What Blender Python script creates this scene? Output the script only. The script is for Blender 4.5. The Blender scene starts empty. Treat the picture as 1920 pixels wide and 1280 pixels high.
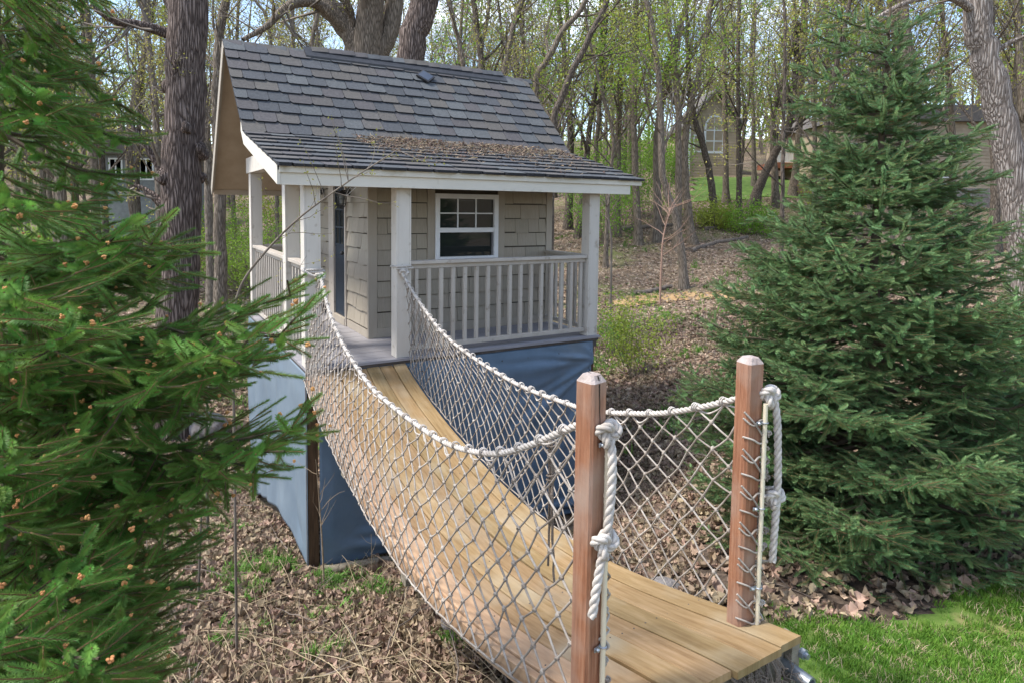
import bpy, math, random
import numpy as np
from mathutils import Vector, Matrix, Euler

SC = bpy.context.scene
COL = SC.collection
random.seed(7)
RNG = np.random.default_rng(11)
PI = math.pi
R = math.radians

# ------------------------------------------------------------------ camera
F_PX, HY, ROLL, PITCH = 1188.75, 476.23, 0.013, 0.072
CAM = np.array([0.0, 0.0, 4.0])
_F = np.array([0, math.cos(PITCH), -math.sin(PITCH)])
_U = np.array([0, math.sin(PITCH), math.cos(PITCH)])
_X = np.array([1.0, 0, 0])
cam_r = math.cos(ROLL) * _X + math.sin(ROLL) * _U
cam_u = -math.sin(ROLL) * _X + math.cos(ROLL) * _U
cd = bpy.data.cameras.new('camera')
cam = bpy.data.objects.new('camera', cd)
COL.objects.link(cam)
m = Matrix(((cam_r[0], cam_u[0], -_F[0], CAM[0]), (cam_r[1], cam_u[1], -_F[1], CAM[1]),
            (cam_r[2], cam_u[2], -_F[2], CAM[2]), (0, 0, 0, 1)))
cam.matrix_world = m
cd.sensor_width = 36
cd.lens = F_PX / 1920 * 36
cd.shift_y = -(640 - HY) / 1920
cd.clip_end = 2000
cd.clip_start = 0.05
SC.camera = cam

# ------------------------------------------------------------------ world, sun, exposure
SUN_EL, SUN_AZ = R(57), R(-100)          # azimuth from +Y towards +X
w = bpy.data.worlds.new('World')
SC.world = w
w.use_nodes = True
nt = w.node_tree
nt.nodes.clear()
sky = nt.nodes.new('ShaderNodeTexSky')
sky.sky_type = 'NISHITA'
sky.sun_disc = False
sky.sun_elevation = SUN_EL
sky.sun_rotation = SUN_AZ
sky.air_density = 1.0
sky.dust_density = 1.0
tc = nt.nodes.new('ShaderNodeTexCoord')
mp = nt.nodes.new('ShaderNodeMapping')
mp.inputs['Scale'].default_value = (1, 1, 2.2)
nz = nt.nodes.new('ShaderNodeTexNoise')
nz.inputs['Scale'].default_value = 2.6
nz.inputs['Detail'].default_value = 8
nz.inputs['Roughness'].default_value = 0.6
rp = nt.nodes.new('ShaderNodeValToRGB')
rp.color_ramp.elements[0].position = 0.47
rp.color_ramp.elements[1].position = 0.66
mx = nt.nodes.new('ShaderNodeMixRGB')
mx.inputs['Color2'].default_value = (5.6, 5.9, 6.5, 1)
bg = nt.nodes.new('ShaderNodeBackground')
bg.inputs['Strength'].default_value = 0.15
wo = nt.nodes.new('ShaderNodeOutputWorld')
L = nt.links
L.new(tc.outputs['Generated'], mp.inputs['Vector'])
L.new(mp.outputs['Vector'], nz.inputs['Vector'])
L.new(nz.outputs['Fac'], rp.inputs['Fac'])
L.new(rp.outputs['Color'], mx.inputs['Fac'])
L.new(sky.outputs['Color'], mx.inputs['Color1'])
L.new(mx.outputs['Color'], bg.inputs['Color'])
L.new(bg.outputs['Background'], wo.inputs['Surface'])

sd = bpy.data.lights.new('sun', 'SUN')
sd.energy = 2.5
sd.angle = R(11)
sd.color = (1.0, 0.95, 0.88)
sun = bpy.data.objects.new('sun', sd)
COL.objects.link(sun)
sdir = Vector((math.sin(SUN_AZ) * math.cos(SUN_EL), math.cos(SUN_AZ) * math.cos(SUN_EL), math.sin(SUN_EL)))
sun.rotation_euler = sdir.to_track_quat('Z', 'Y').to_euler()
sun.location = sdir * 60
SC.view_settings.view_transform = 'Standard'
SC.view_settings.look = 'None'
SC.view_settings.gamma = 1
SC.view_settings.exposure = 1.3
SC.view_settings.use_curve_mapping = False
try:
    SC.cycles.max_bounces = 6
    SC.cycles.diffuse_bounces = 3
    SC.cycles.transparent_max_bounces = 4
except Exception:
    pass

# ------------------------------------------------------------------ frames
DZ = 2.4
TH = R(90 - 59.415)
EX = np.array([math.cos(TH), math.sin(TH), 0.0])
EY = np.array([-math.sin(TH), math.cos(TH), 0.0])
O = np.array([-2.001, 6.174, DZ])


def H(x, y, z):                       # playhouse frame -> world
    return O + x * EX + y * EY + np.array([0, 0, z])


def ray(px, py):
    a, b = px - 960, py - HY
    u = a * math.cos(ROLL) + b * math.sin(ROLL)
    v = -a * math.sin(ROLL) + b * math.cos(ROLL)
    return _F + u / F_PX * _X - v / F_PX * _U


def at(px, py, D):                    # the point seen at that place of the photograph, D metres ahead
    r = ray(px, py)
    return CAM + r * (D / r[1])


# ------------------------------------------------------------------ materials
def lin(c):
    return tuple(c) + (1.0,)


MATS = {}


def pm(name, c1, c2, scale=6, stretch=(1, 1, 1), rough=0.7, bump=0.3, c3=None, detail=6, fine=0.0,
       transl=0.0, spec=0.3, rand=0.0, metal=0.0, bdist=0.01, wear=None, coords='Object'):
    mt = bpy.data.materials.new(name)
    mt.use_nodes = True
    t = mt.node_tree
    t.nodes.clear()
    N = t.nodes.new
    lk = t.links.new
    out = N('ShaderNodeOutputMaterial')
    bs = N('ShaderNodeBsdfPrincipled')
    bs.inputs['Roughness'].default_value = rough
    bs.inputs['Metallic'].default_value = metal
    if 'Specular IOR Level' in bs.inputs:
        bs.inputs['Specular IOR Level'].default_value = spec
    tcn = N('ShaderNodeTexCoord')
    oi = N('ShaderNodeObjectInfo')
    mul = N('ShaderNodeMath'); mul.operation = 'MULTIPLY'; mul.inputs[1].default_value = 37.0
    add = N('ShaderNodeVectorMath'); add.operation = 'ADD'
    map_ = N('ShaderNodeMapping')
    map_.inputs['Scale'].default_value = stretch
    lk(oi.outputs['Random'], mul.inputs[0])
    lk(tcn.outputs[coords], add.inputs[0])
    lk(mul.outputs[0], add.inputs[1])
    lk(add.outputs[0], map_.inputs['Vector'])
    n1 = N('ShaderNodeTexNoise')
    n1.inputs['Scale'].default_value = scale
    n1.inputs['Detail'].default_value = detail
    n1.inputs['Roughness'].default_value = 0.62
    lk(map_.outputs[0], n1.inputs['Vector'])
    cr = N('ShaderNodeValToRGB')
    e = cr.color_ramp.elements
    e[0].position = 0.34; e[0].color = lin(c1)
    e[1].position = 0.66; e[1].color = lin(c2)
    if c3:
        k = e.new(0.5); k.color = lin(c3)
    lk(n1.outputs['Fac'], cr.inputs['Fac'])
    col = cr.outputs['Color']
    if wear:
        n3 = N('ShaderNodeTexNoise'); n3.inputs['Scale'].default_value = wear[1]; n3.inputs['Detail'].default_value = 4
        lk(add.outputs[0], n3.inputs['Vector'])
        r3 = N('ShaderNodeValToRGB'); r3.color_ramp.elements[0].position = wear[2]; r3.color_ramp.elements[1].position = wear[3]
        lk(n3.outputs['Fac'], r3.inputs['Fac'])
        mw = N('ShaderNodeMixRGB'); mw.inputs['Color2'].default_value = lin(wear[0])
        lk(r3.outputs['Color'], mw.inputs['Fac']); lk(col, mw.inputs['Color1'])
        col = mw.outputs['Color']
    if rand > 0:
        hs = N('ShaderNodeHueSaturation')
        mr = N('ShaderNodeMapRange')
        mr.inputs['To Min'].default_value = 1 - rand
        mr.inputs['To Max'].default_value = 1 + rand
        lk(oi.outputs['Random'], mr.inputs['Value'])
        lk(mr.outputs[0], hs.inputs['Value'])
        mr2 = N('ShaderNodeMapRange')
        mr2.inputs['To Min'].default_value = 0.5 + rand * .06
        mr2.inputs['To Max'].default_value = 0.5 - rand * .06
        m7 = N('ShaderNodeMath'); m7.operation = 'MULTIPLY'; m7.inputs[1].default_value = 7.3
        m8 = N('ShaderNodeMath'); m8.operation = 'FRACT'
        lk(oi.outputs['Random'], m7.inputs[0]); lk(m7.outputs[0], m8.inputs[0])
        lk(m8.outputs[0], mr2.inputs['Value'])
        lk(mr2.outputs[0], hs.inputs['Hue'])
        lk(col, hs.inputs['Color'])
        col = hs.outputs['Color']
    lk(col, bs.inputs['Base Color'])
    if bump > 0:
        bp = N('ShaderNodeBump')
        bp.inputs['Strength'].default_value = bump
        bp.inputs['Distance'].default_value = bdist
        if fine > 0:
            n2 = N('ShaderNodeTexNoise')
            n2.inputs['Scale'].default_value = fine
            n2.inputs['Detail'].default_value = 3
            lk(map_.outputs[0], n2.inputs['Vector'])
            ad = N('ShaderNodeMath'); ad.operation = 'ADD'
            lk(n1.outputs['Fac'], ad.inputs[0]); lk(n2.outputs['Fac'], ad.inputs[1])
            lk(ad.outputs[0], bp.inputs['Height'])
        else:
            lk(n1.outputs['Fac'], bp.inputs['Height'])
        lk(bp.outputs['Normal'], bs.inputs['Normal'])
    if transl > 0:
        tr = N('ShaderNodeBsdfTranslucent')
        lk(col, tr.inputs['Color'])
        ms = N('ShaderNodeMixShader')
        ms.inputs['Fac'].default_value = transl
        lk(bs.outputs[0], ms.inputs[1]); lk(tr.outputs[0], ms.inputs[2])
        lk(ms.outputs[0], out.inputs['Surface'])
    else:
        lk(bs.outputs[0], out.inputs['Surface'])
    MATS[name] = mt
    return mt


def bark_mat(name, c1, c2, vs=14, bumpd=0.03, c3=None, zsc=0.16):
    """furrowed bark: stretched voronoi ridges plus noise"""
    mt = bpy.data.materials.new(name); mt.use_nodes = True
    t = mt.node_tree; t.nodes.clear(); N = t.nodes.new; lk = t.links.new
    out = N('ShaderNodeOutputMaterial'); bs = N('ShaderNodeBsdfPrincipled'); bs.inputs['Roughness'].default_value = .9
    bs.inputs['Specular IOR Level'].default_value = .1
    tcn = N('ShaderNodeTexCoord'); mpn = N('ShaderNodeMapping'); mpn.inputs['Scale'].default_value = (1, 1, zsc)
    lk(tcn.outputs['Object'], mpn.inputs['Vector'])
    n0 = N('ShaderNodeTexNoise'); n0.inputs['Scale'].default_value = 4; n0.inputs['Detail'].default_value = 3
    lk(mpn.outputs[0], n0.inputs['Vector'])
    mxv = N('ShaderNodeMixRGB'); mxv.inputs['Fac'].default_value = .12
    lk(mpn.outputs[0], mxv.inputs['Color1']); lk(n0.outputs['Color'], mxv.inputs['Color2'])
    vo = N('ShaderNodeTexVoronoi'); vo.feature = 'DISTANCE_TO_EDGE'; vo.inputs['Scale'].default_value = vs
    lk(mxv.outputs[0], vo.inputs['Vector'])
    n2 = N('ShaderNodeTexNoise'); n2.inputs['Scale'].default_value = vs * 2.3; n2.inputs['Detail'].default_value = 6
    lk(mpn.outputs[0], n2.inputs['Vector'])
    rmp = N('ShaderNodeMapRange'); rmp.inputs['From Max'].default_value = .28
    lk(vo.outputs['Distance'], rmp.inputs['Value'])
    ml = N('ShaderNodeMath'); ml.operation = 'MULTIPLY_ADD'; ml.inputs[1].default_value = .55
    lk(rmp.outputs[0], ml.inputs[0]); 
    m2 = N('ShaderNodeMath'); m2.operation = 'MULTIPLY'; m2.inputs[1].default_value = .6
    lk(n2.outputs['Fac'], m2.inputs[0]); lk(m2.outputs[0], ml.inputs[2])
    cr = N('ShaderNodeValToRGB'); e = cr.color_ramp.elements
    e[0].position = .2; e[0].color = lin(c1); e[1].position = .85; e[1].color = lin(c2)
    if c3:
        k = e.new(.55); k.color = lin(c3)
    lk(ml.outputs[0], cr.inputs['Fac']); lk(cr.outputs[0], bs.inputs['Base Color'])
    bp = N('ShaderNodeBump'); bp.inputs['Strength'].default_value = 1; bp.inputs['Distance'].default_value = bumpd
    lk(ml.outputs[0], bp.inputs['Height']); lk(bp.outputs[0], bs.inputs['Normal'])
    lk(bs.outputs[0], out.inputs['Surface'])
    MATS[name] = mt
    return mt


white = pm('porch_paint', (.50, .46, .405), (.60, .56, .50), 3, (1, 1, .2), .6, .12, fine=60, wear=((.36, .31, .25), 9, .62, .74))
cream = pm('rail_paint', (.39, .345, .295), (.47, .425, .37), 5, (1, 1, .3), .6, .12, fine=70, wear=((.30, .26, .21), 14, .62, .74))
fasc = pm('fascia_paint', (.56, .525, .45), (.65, .615, .54), 2, (.4, 1, 1), .55, .06, fine=50, wear=((.46, .42, .34), 5, .62, .74))
tanp = pm('siding_paint', (.30, .262, .205), (.355, .312, .25), 5, (4, 4, .25), .7, 0, rand=.06)
trimp = pm('trim_paint', (.33, .29, .235), (.385, .34, .28), 5, (1, 1, .3), .65, .12, fine=60)
soff = pm('soffit_plywood', (.36, .28, .20), (.44, .35, .26), 3, (1, 1, 1), .8, .08, fine=60)
deckm = pm('composite_deck', (.235, .225, .235), (.305, .295, .31), 9, (.25, 4, 1), .6, .2, fine=80, rand=.05, bdist=.003)
dark_edge = pm('deck_rim_board', (.07, .06, .055), (.12, .105, .1), 8, (1, 1, 1), .6, .1)
woodp = pm('stained_plank', (.225, .138, .062), (.35, .235, .125), 5.5, (7, .55, .4), .65, .3, c3=(.29, .19, .09), fine=38,
           rand=.14, bdist=.003, wear=((.37, .30, .20), 2.4, .48, .76))
woodo = pm('fresh_cedar_plank', (.38, .235, .14), (.48, .33, .215), 5, (7, .5, .3), .6, .3, c3=(.43, .28, .17), fine=38, bdist=.003)
greyw = pm('weathered_timber', (.17, .145, .105), (.30, .26, .2), 7, (.6, 6, 6), .85, .5, fine=40)
brownw = pm('dark_brown_timber', (.055, .030, .016), (.13, .075, .04), 7, (6, 6, .5), .7, .4, fine=40)
cedar = pm('red_cedar_post', (.21, .088, .046), (.37, .19, .112), 9, (8, 8, .4), .72, .7, c3=(.29, .13, .07), fine=45,
           bdist=.005, wear=((.34, .235, .18), 4, .46, .72))
endg = pm('post_end_grain', (.27, .215, .19), (.42, .36, .33), 16, (1, 1, 1), .85, .6, fine=60)
crackm = pm('timber_crack', (.012, .008, .006), (.03, .018, .012), 8)
ropew = pm('white_rope', (.40, .36, .32), (.58, .54, .49), 30, (1, 1, 1), .85, .5, fine=240, bdist=.003, wear=((.33, .29, .25), 5, .55, .75))
ropeg = pm('net_cord', (.19, .155, .125), (.44, .40, .35), 6, (1, 1, 1), .9, .7, c3=(.32, .28, .24), fine=170, bdist=.003)
roped = pm('frayed_lashing', (.12, .095, .075), (.27, .22, .18), 9, (1, 1, 1), .95, .8, fine=130)
lathm = pm('cream_lath', (.60, .53, .38), (.70, .63, .48), 4, (4, 4, .4), .5, .1)
galv = pm('galvanised_steel', (.30, .33, .36), (.45, .48, .52), 20, (1, 1, 1), .38, .1, metal=.75, spec=.5)
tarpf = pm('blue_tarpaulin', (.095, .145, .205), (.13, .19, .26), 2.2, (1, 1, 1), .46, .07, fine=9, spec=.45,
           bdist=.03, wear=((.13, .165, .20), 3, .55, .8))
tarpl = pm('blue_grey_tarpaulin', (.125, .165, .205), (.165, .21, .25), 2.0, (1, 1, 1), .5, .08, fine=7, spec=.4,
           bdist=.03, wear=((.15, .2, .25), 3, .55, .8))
doorm = pm('navy_door_paint', (.012, .022, .036), (.018, .030, .048), 6, (1, 1, 1), .4, .05)
blackm = pm('black_metal', (.010, .010, .011), (.022, .022, .024), 20, (1, 1, 1), .45, .1, spec=.5)
winw = pm('white_vinyl', (.72, .73, .75), (.78, .79, .81), 4, (1, 1, 1), .35, .0)
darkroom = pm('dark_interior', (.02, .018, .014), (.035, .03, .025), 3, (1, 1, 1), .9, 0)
stone = pm('boulder_stone', (.17, .15, .14), (.30, .275, .255), 5, (1, 1, 1), .9, .5, fine=40, bdist=.03, wear=((.17, .14, .12), 7, .5, .62))
litter_roof = pm('dry_leaf_litter', (.13, .085, .06), (.34, .25, .19), 14, (1, 1, 1), .95, .3, rand=.3)
pathm = pm('tan_mulch', (.30, .19, .09), (.40, .27, .14), 4, (1, 1, 1), .95, .5, fine=40)
asph = pm('grey_path', (.17, .15, .145), (.24, .22, .21), 4, (1, 1, 1), .95, .5, fine=40)
deadw = pm('dead_wood', (.10, .08, .065), (.22, .18, .15), 8, (1, 1, 1), .95, .5, fine=40)
strawm = pm('dry_straw', (.33, .25, .15), (.50, .40, .27), 8, (1, 1, 1), .9, 0, rand=.25, transl=.15)
leafm = pm('dead_oak_leaf', (.19, .135, .09), (.42, .32, .23), 9, (1, 1, 1), .85, 0, rand=.42, transl=.12)
grassm = pm('grass_blade', (.085, .19, .018), (.15, .29, .035), 3, (1, 1, 1), .7, 0, rand=.25, transl=.35)
weedm = pm('green_weed', (.09, .20, .03), (.15, .28, .05), 3, (1, 1, 1), .7, 0, rand=.25, transl=.35)
springm = pm('spring_leaf', (.24, .31, .04), (.40, .43, .08), .7, (1, 1, 1), .6, 0, rand=.15, transl=.45, detail=3)
springg = pm('fresh_green_leaf', (.15, .30, .03), (.27, .42, .06), .8, (1, 1, 1), .6, 0, rand=.15, transl=.45, detail=3)
yellowm = pm('yellow_bud_leaf', (.27, .27, .06), (.42, .38, .10), .8, (1, 1, 1), .6, 0, rand=.15, transl=.45, detail=3)
needle_l = pm('spruce_needle_bright', (.070, .175, .032), (.175, .32, .06), 1.6, (1, 1, 1), .5, 0, rand=.30, transl=.22, spec=.3)
needle_r = pm('spruce_needle_dark', (.085, .165, .065), (.18, .30, .115), 1.2, (1, 1, 1), .5, 0, rand=.32, transl=.18, spec=.3)
twigm = pm('spruce_twig_bark', (.16, .09, .045), (.27, .16, .08), 20, (1, 1, 1), .8, 0)
budm = pm('spruce_bud', (.42, .19, .06), (.58, .30, .12), 60, (1, 1, 1), .6, .3, rand=.15)
branchm = pm('spruce_branch_bark', (.055, .042, .028), (.12, .09, .06), 10, (1, 1, 1), .9, .4)
greybr = pm('branch_bark', (.11, .09, .07), (.22, .185, .15), 2.5, (1, 1, 1), .9, .3)
bark_oak = bark_mat('oak_bark', (.028, .020, .017), (.24, .19, .165), 26, .04, (.13, .10, .086), .11)
bark_brown = bark_mat('brown_bark', (.07, .056, .042), (.29, .24, .19), 30, .025, (.18, .148, .115), .12)
bark_grey = bark_mat('grey_bark', (.07, .058, .047), (.27, .23, .185), 34, .015, (.18, .148, .118), .12)
bark_pale = bark_mat('pale_bark', (.07, .055, .045), (.42, .37, .33), 30, .03, (.27, .225, .195), .10)
bark_dark = bark_mat('dark_bark', (.035, .028, .023), (.18, .148, .12), 30, .02)

SHG = []
for i, (a, b) in enumerate([((0.052, 0.056, 0.062), (0.078, 0.083, 0.091)), ((0.045, 0.049, 0.055), (0.070, 0.076, 0.083)),
                            ((0.069, 0.065, 0.062), (0.098, 0.093, 0.089)), ((0.060, 0.057, 0.059), (0.088, 0.083, 0.085)),
                            ((0.063, 0.069, 0.073), (0.098, 0.104, 0.108)), ((0.071, 0.067, 0.062), (0.102, 0.095, 0.087))]):
    SHG.append(pm('roof_shingle_tone_%s' % 'abcdef'[i], a, b, 9, (1, 1, 1), .9, .6, fine=160, rand=.08, bdist=.003))
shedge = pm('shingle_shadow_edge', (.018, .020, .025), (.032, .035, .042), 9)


def glass_mat(name, tint=(.02, .025, .025), rough=.03):
    mt = bpy.data.materials.new(name); mt.use_nodes = True
    b = mt.node_tree.nodes['Principled BSDF']
    b.inputs['Base Color'].default_value = lin(tint)
    b.inputs['Roughness'].default_value = rough
    b.inputs['Specular IOR Level'].default_value = .5
    MATS[name] = mt
    return mt


glassm = glass_mat('window_glass')
skyglass = glass_mat('far_window_glass', (.05, .07, .09), .1)


# ------------------------------------------------------------------ mesh builder
class MB:
    def __init__(s):
        s.V = []; s.F = []; s.M = []; s.n = 0

    def add(s, V, F, mi=0):
        V = np.asarray(V, float)
        F = np.asarray(F, dtype=np.int64)
        if len(F) == 0:
            return
        s.V.append(V); s.F.append(F + s.n); s.M.append(np.full(len(F), mi)); s.n += len(V)

    def box(s, x0, x1, y0, y1, z0, z1, mi=0):
        V = [(x0, y0, z0), (x1, y0, z0), (x1, y1, z0), (x0, y1, z0), (x0, y0, z1), (x1, y0, z1), (x1, y1, z1), (x0, y1, z1)]
        s.add(V, [(0, 3, 2, 1), (4, 5, 6, 7), (0, 1, 5, 4), (1, 2, 6, 5), (2, 3, 7, 6), (3, 0, 4, 7)], mi)

    def prism(s, pts2, a0, a1, axis='y', mi=0):
        """closed outline pts2 extruded along axis from a0 to a1"""
        n = len(pts2)
        def P(p, a):
            return (p[0], a, p[1]) if axis == 'y' else ((a, p[0], p[1]) if axis == 'x' else (p[0], p[1], a))
        V = [P(p, a0) for p in pts2] + [P(p, a1) for p in pts2]
        s.add(V, [(i, (i + 1) % n, n + (i + 1) % n, n + i) for i in range(n)], mi)
        c = len(V)
        V2 = [V[i] for i in range(n)] + [tuple(np.mean(V[:n], 0))]
        s.add(V2, [(i, (i + 1) % n, n) for i in range(n)], mi)
        V3 = [V[n + i] for i in range(n)] + [tuple(np.mean(V[n:], 0))]
        s.add(V3, [((i + 1) % n, i, n) for i in range(n)], mi)

    def tube(s, P, r, k=6, mi=0, caps=True, ph=0.0):
        P = np.asarray(P, float); n = len(P)
        r = np.broadcast_to(np.asarray(r, float), (n,))
        T = np.gradient(P, axis=0)
        T /= np.linalg.norm(T, axis=1)[:, None] + 1e-12
        ref = np.array([0, 0, 1.0]) if abs(T[0][2]) < .8 else np.array([1.0, 0, 0])
        A = np.zeros_like(P)
        a = ref - T[0] * (ref @ T[0]); a /= np.linalg.norm(a)
        for i in range(n):
            a = a - T[i] * (a @ T[i]); a /= np.linalg.norm(a) + 1e-12
            A[i] = a
        B = np.cross(T, A)
        an = np.arange(k) * 2 * PI / k + ph
        V = (P[:, None, :] + r[:, None, None] * (A[:, None, :] * np.cos(an)[None, :, None] + B[:, None, :] * np.sin(an)[None, :, None])).reshape(-1, 3)
        i = np.arange(n - 1)[:, None]; j = np.arange(k)[None, :]
        a0 = i * k + j; a1 = i * k + (j + 1) % k
        F = np.stack([a0, a1, a1 + k, a0 + k], -1).reshape(-1, 4)
        s.add(V, F, mi)
        if caps and k >= 3:
            for e, o in ((0, 0), (n - 1, (n - 1) * k)):
                Vc = np.vstack([V[o:o + k], P[e:e + 1]])
                s.add(Vc, [(q, (q + 1) % k, k) for q in range(k)], mi)

    def grid(s, G, mi=0):
        G = np.asarray(G); a, b = G.shape[:2]
        i = np.arange(a - 1)[:, None]; j = np.arange(b - 1)[None, :]
        q = i * b + j
        s.add(G.reshape(-1, 3), np.stack([q, q + 1, q + b + 1, q + b], -1).reshape(-1, 4), mi)

    def sphere(s, c, r, nu=10, nv=6, mi=0, noise=0, seed=0, sq=(1, 1, 1)):
        rg = np.random.default_rng(seed)
        u = np.arange(nu) * 2 * PI / nu; v = np.linspace(0, PI, nv + 1)
        G = np.zeros((nv + 1, nu + 1, 3))
        ks = rg.normal(size=(5, 3)) * 2.2; ph = rg.uniform(0, 6, 5)
        for a in range(nv + 1):
            for b in range(nu + 1):
                d = np.array([math.sin(v[a]) * math.cos(u[b % nu]), math.sin(v[a]) * math.sin(u[b % nu]), math.cos(v[a])])
                q = 1 + noise * sum(math.sin(ks[t] @ d + ph[t]) for t in range(5)) / 2.5
                G[a, b] = np.asarray(c) + d * q * r * np.asarray(sq)
        s.grid(G, mi)

    def build(s, name, mats, parent=None, loc=None, smooth=False, rot=None, bevel=0):
        me = mesh_from(s, name, mats, smooth)
        o = bpy.data.objects.new(name, me)
        COL.objects.link(o)
        if parent: o.parent = parent
        if loc is not None: o.location = tuple(loc)
        if rot is not None: o.rotation_euler = rot
        if bevel > 0:
            md = o.modifiers.new('bevel', 'BEVEL'); md.width = bevel; md.segments = 2; md.limit_method = 'ANGLE'
        return o


def mesh_from(s, name, mats, smooth=False):
    me = bpy.data.meshes.new(name)
    V = np.vstack(s.V)
    me.vertices.add(len(V)); me.vertices.foreach_set('co', V.astype(np.float32).ravel())
    loops = np.concatenate([f.ravel() for f in s.F]); cnt = np.concatenate([np.full(len(f), f.shape[1]) for f in s.F])
    st = np.concatenate([[0], np.cumsum(cnt)[:-1]])
    me.loops.add(len(loops)); me.loops.foreach_set('vertex_index', loops.astype(np.int32))
    me.polygons.add(len(cnt)); me.polygons.foreach_set('loop_start', st.astype(np.int32))
    me.polygons.foreach_set('loop_total', cnt.astype(np.int32))
    me.polygons.foreach_set('material_index', np.concatenate(s.M).astype(np.int32))
    me.polygons.foreach_set('use_smooth', np.full(len(cnt), bool(smooth)))
    me.update(calc_edges=True)
    me.validate()
    for mt in (mats if isinstance(mats, (list, tuple)) else [mats]):
        me.materials.append(mt)
    return me


def tag(o, label=None, cat=None, group=None, kind=None):
    if label: o['label'] = label
    if cat: o['category'] = cat
    if group: o['group'] = group
    if kind: o['kind'] = kind
    return o


def thing(name, label, cat, loc, rz=0, group=None, kind=None):
    o = bpy.data.objects.new(name, None)
    COL.objects.link(o)
    o.location = tuple(loc); o.rotation_euler = (0, 0, rz); o.empty_display_size = .2
    return tag(o, label, cat, group, kind)


def inst(name, me, parent, loc=(0, 0, 0), rot=(0, 0, 0), scale=(1, 1, 1)):
    o = bpy.data.objects.new(name, me)
    COL.objects.link(o)
    o.parent = parent; o.location = tuple(loc); o.rotation_euler = rot; o.scale = scale
    return o


# ------------------------------------------------------------------ point instancer (foliage, litter: uncountable stuff)
def src_collection(name, objs):
    c = bpy.data.collections.new(name)
    for o in objs: c.objects.link(o)
    return c


def src_obj(name, mb, mats, smooth=False):
    return bpy.data.objects.new(name, mesh_from(mb, name, mats, smooth))


def scatter(name, P, ROT, S, coll, nvar, parent=None, mat=None):
    P = np.asarray(P, np.float32)
    me = bpy.data.meshes.new(name)
    me.vertices.add(len(P)); me.vertices.foreach_set('co', P.ravel())
    a = me.attributes.new('rot', 'FLOAT_VECTOR', 'POINT'); a.data.foreach_set('vector', np.asarray(ROT, np.float32).ravel())
    a = me.attributes.new('scl', 'FLOAT', 'POINT'); a.data.foreach_set('value', np.asarray(S, np.float32).ravel())
    a = me.attributes.new('idx', 'INT', 'POINT'); a.data.foreach_set('value', RNG.integers(0, nvar, len(P)).astype(np.int32))
    if mat: me.materials.append(mat)
    o = bpy.data.objects.new(name, me); COL.objects.link(o)
    if parent: o.parent = parent
    o['kind'] = 'stuff'
    g = bpy.data.node_groups.new('scatter_' + name, 'GeometryNodeTree')
    g.interface.new_socket('Geometry', in_out='INPUT', socket_type='NodeSocketGeometry')
    g.interface.new_socket('Geometry', in_out='OUTPUT', socket_type='NodeSocketGeometry')
    N = g.nodes.new; lk = g.links.new
    gi = N('NodeGroupInput'); go = N('NodeGroupOutput'); ip = N('GeometryNodeInstanceOnPoints')
    ci = N('GeometryNodeCollectionInfo'); ci.inputs['Collection'].default_value = coll
    ci.inputs['Separate Children'].default_value = True; ci.inputs['Reset Children'].default_value = True
    ip.inputs['Pick Instance'].default_value = True
    def na(nm, t):
        n = N('GeometryNodeInputNamedAttribute'); n.data_type = t; n.inputs['Name'].default_value = nm
        return n.outputs['Attribute']
    e2r = N('FunctionNodeEulerToRotation')
    lk(na('rot', 'FLOAT_VECTOR'), e2r.inputs[0])
    lk(gi.outputs[0], ip.inputs['Points']); lk(ci.outputs[0], ip.inputs['Instance'])
    lk(e2r.outputs[0], ip.inputs['Rotation']); lk(na('scl', 'FLOAT'), ip.inputs['Scale'])
    lk(na('idx', 'INT'), ip.inputs['Instance Index'])
    lk(ip.outputs[0], go.inputs[0])
    md = o.modifiers.new('scatter', 'NODES'); md.node_group = g
    return o


def dir_to_euler(D, roll=None):
    """eulers (XYZ) turning +Z to each direction in D, spun about it by roll"""
    D = D / (np.linalg.norm(D, axis=1)[:, None] + 1e-9)
    # R = Rz(phi) Ry(theta) Rz(roll) -> matrix -> euler xyz
    th = np.arccos(np.clip(D[:, 2], -1, 1)); ph = np.arctan2(D[:, 1], D[:, 0])
    if roll is None: roll = RNG.uniform(0, 2 * PI, len(D))
    ct, st_, cp, sp, cr, sr = np.cos(th), np.sin(th), np.cos(ph), np.sin(ph), np.cos(roll), np.sin(roll)
    m00 = cp * ct * cr - sp * sr; m10 = sp * ct * cr + cp * sr; m20 = -st_ * cr
    m21 = st_ * sr; m22 = ct
    y = np.arcsin(np.clip(-m20, -1, 1))
    return np.stack([np.arctan2(m21, m22), y, np.arctan2(m10, m00)], 1)


# ------------------------------------------------------------------ terrain
def gp(px, py, D):
    p = at(px, py, D)
    return (p[0], p[1], p[2])


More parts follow.
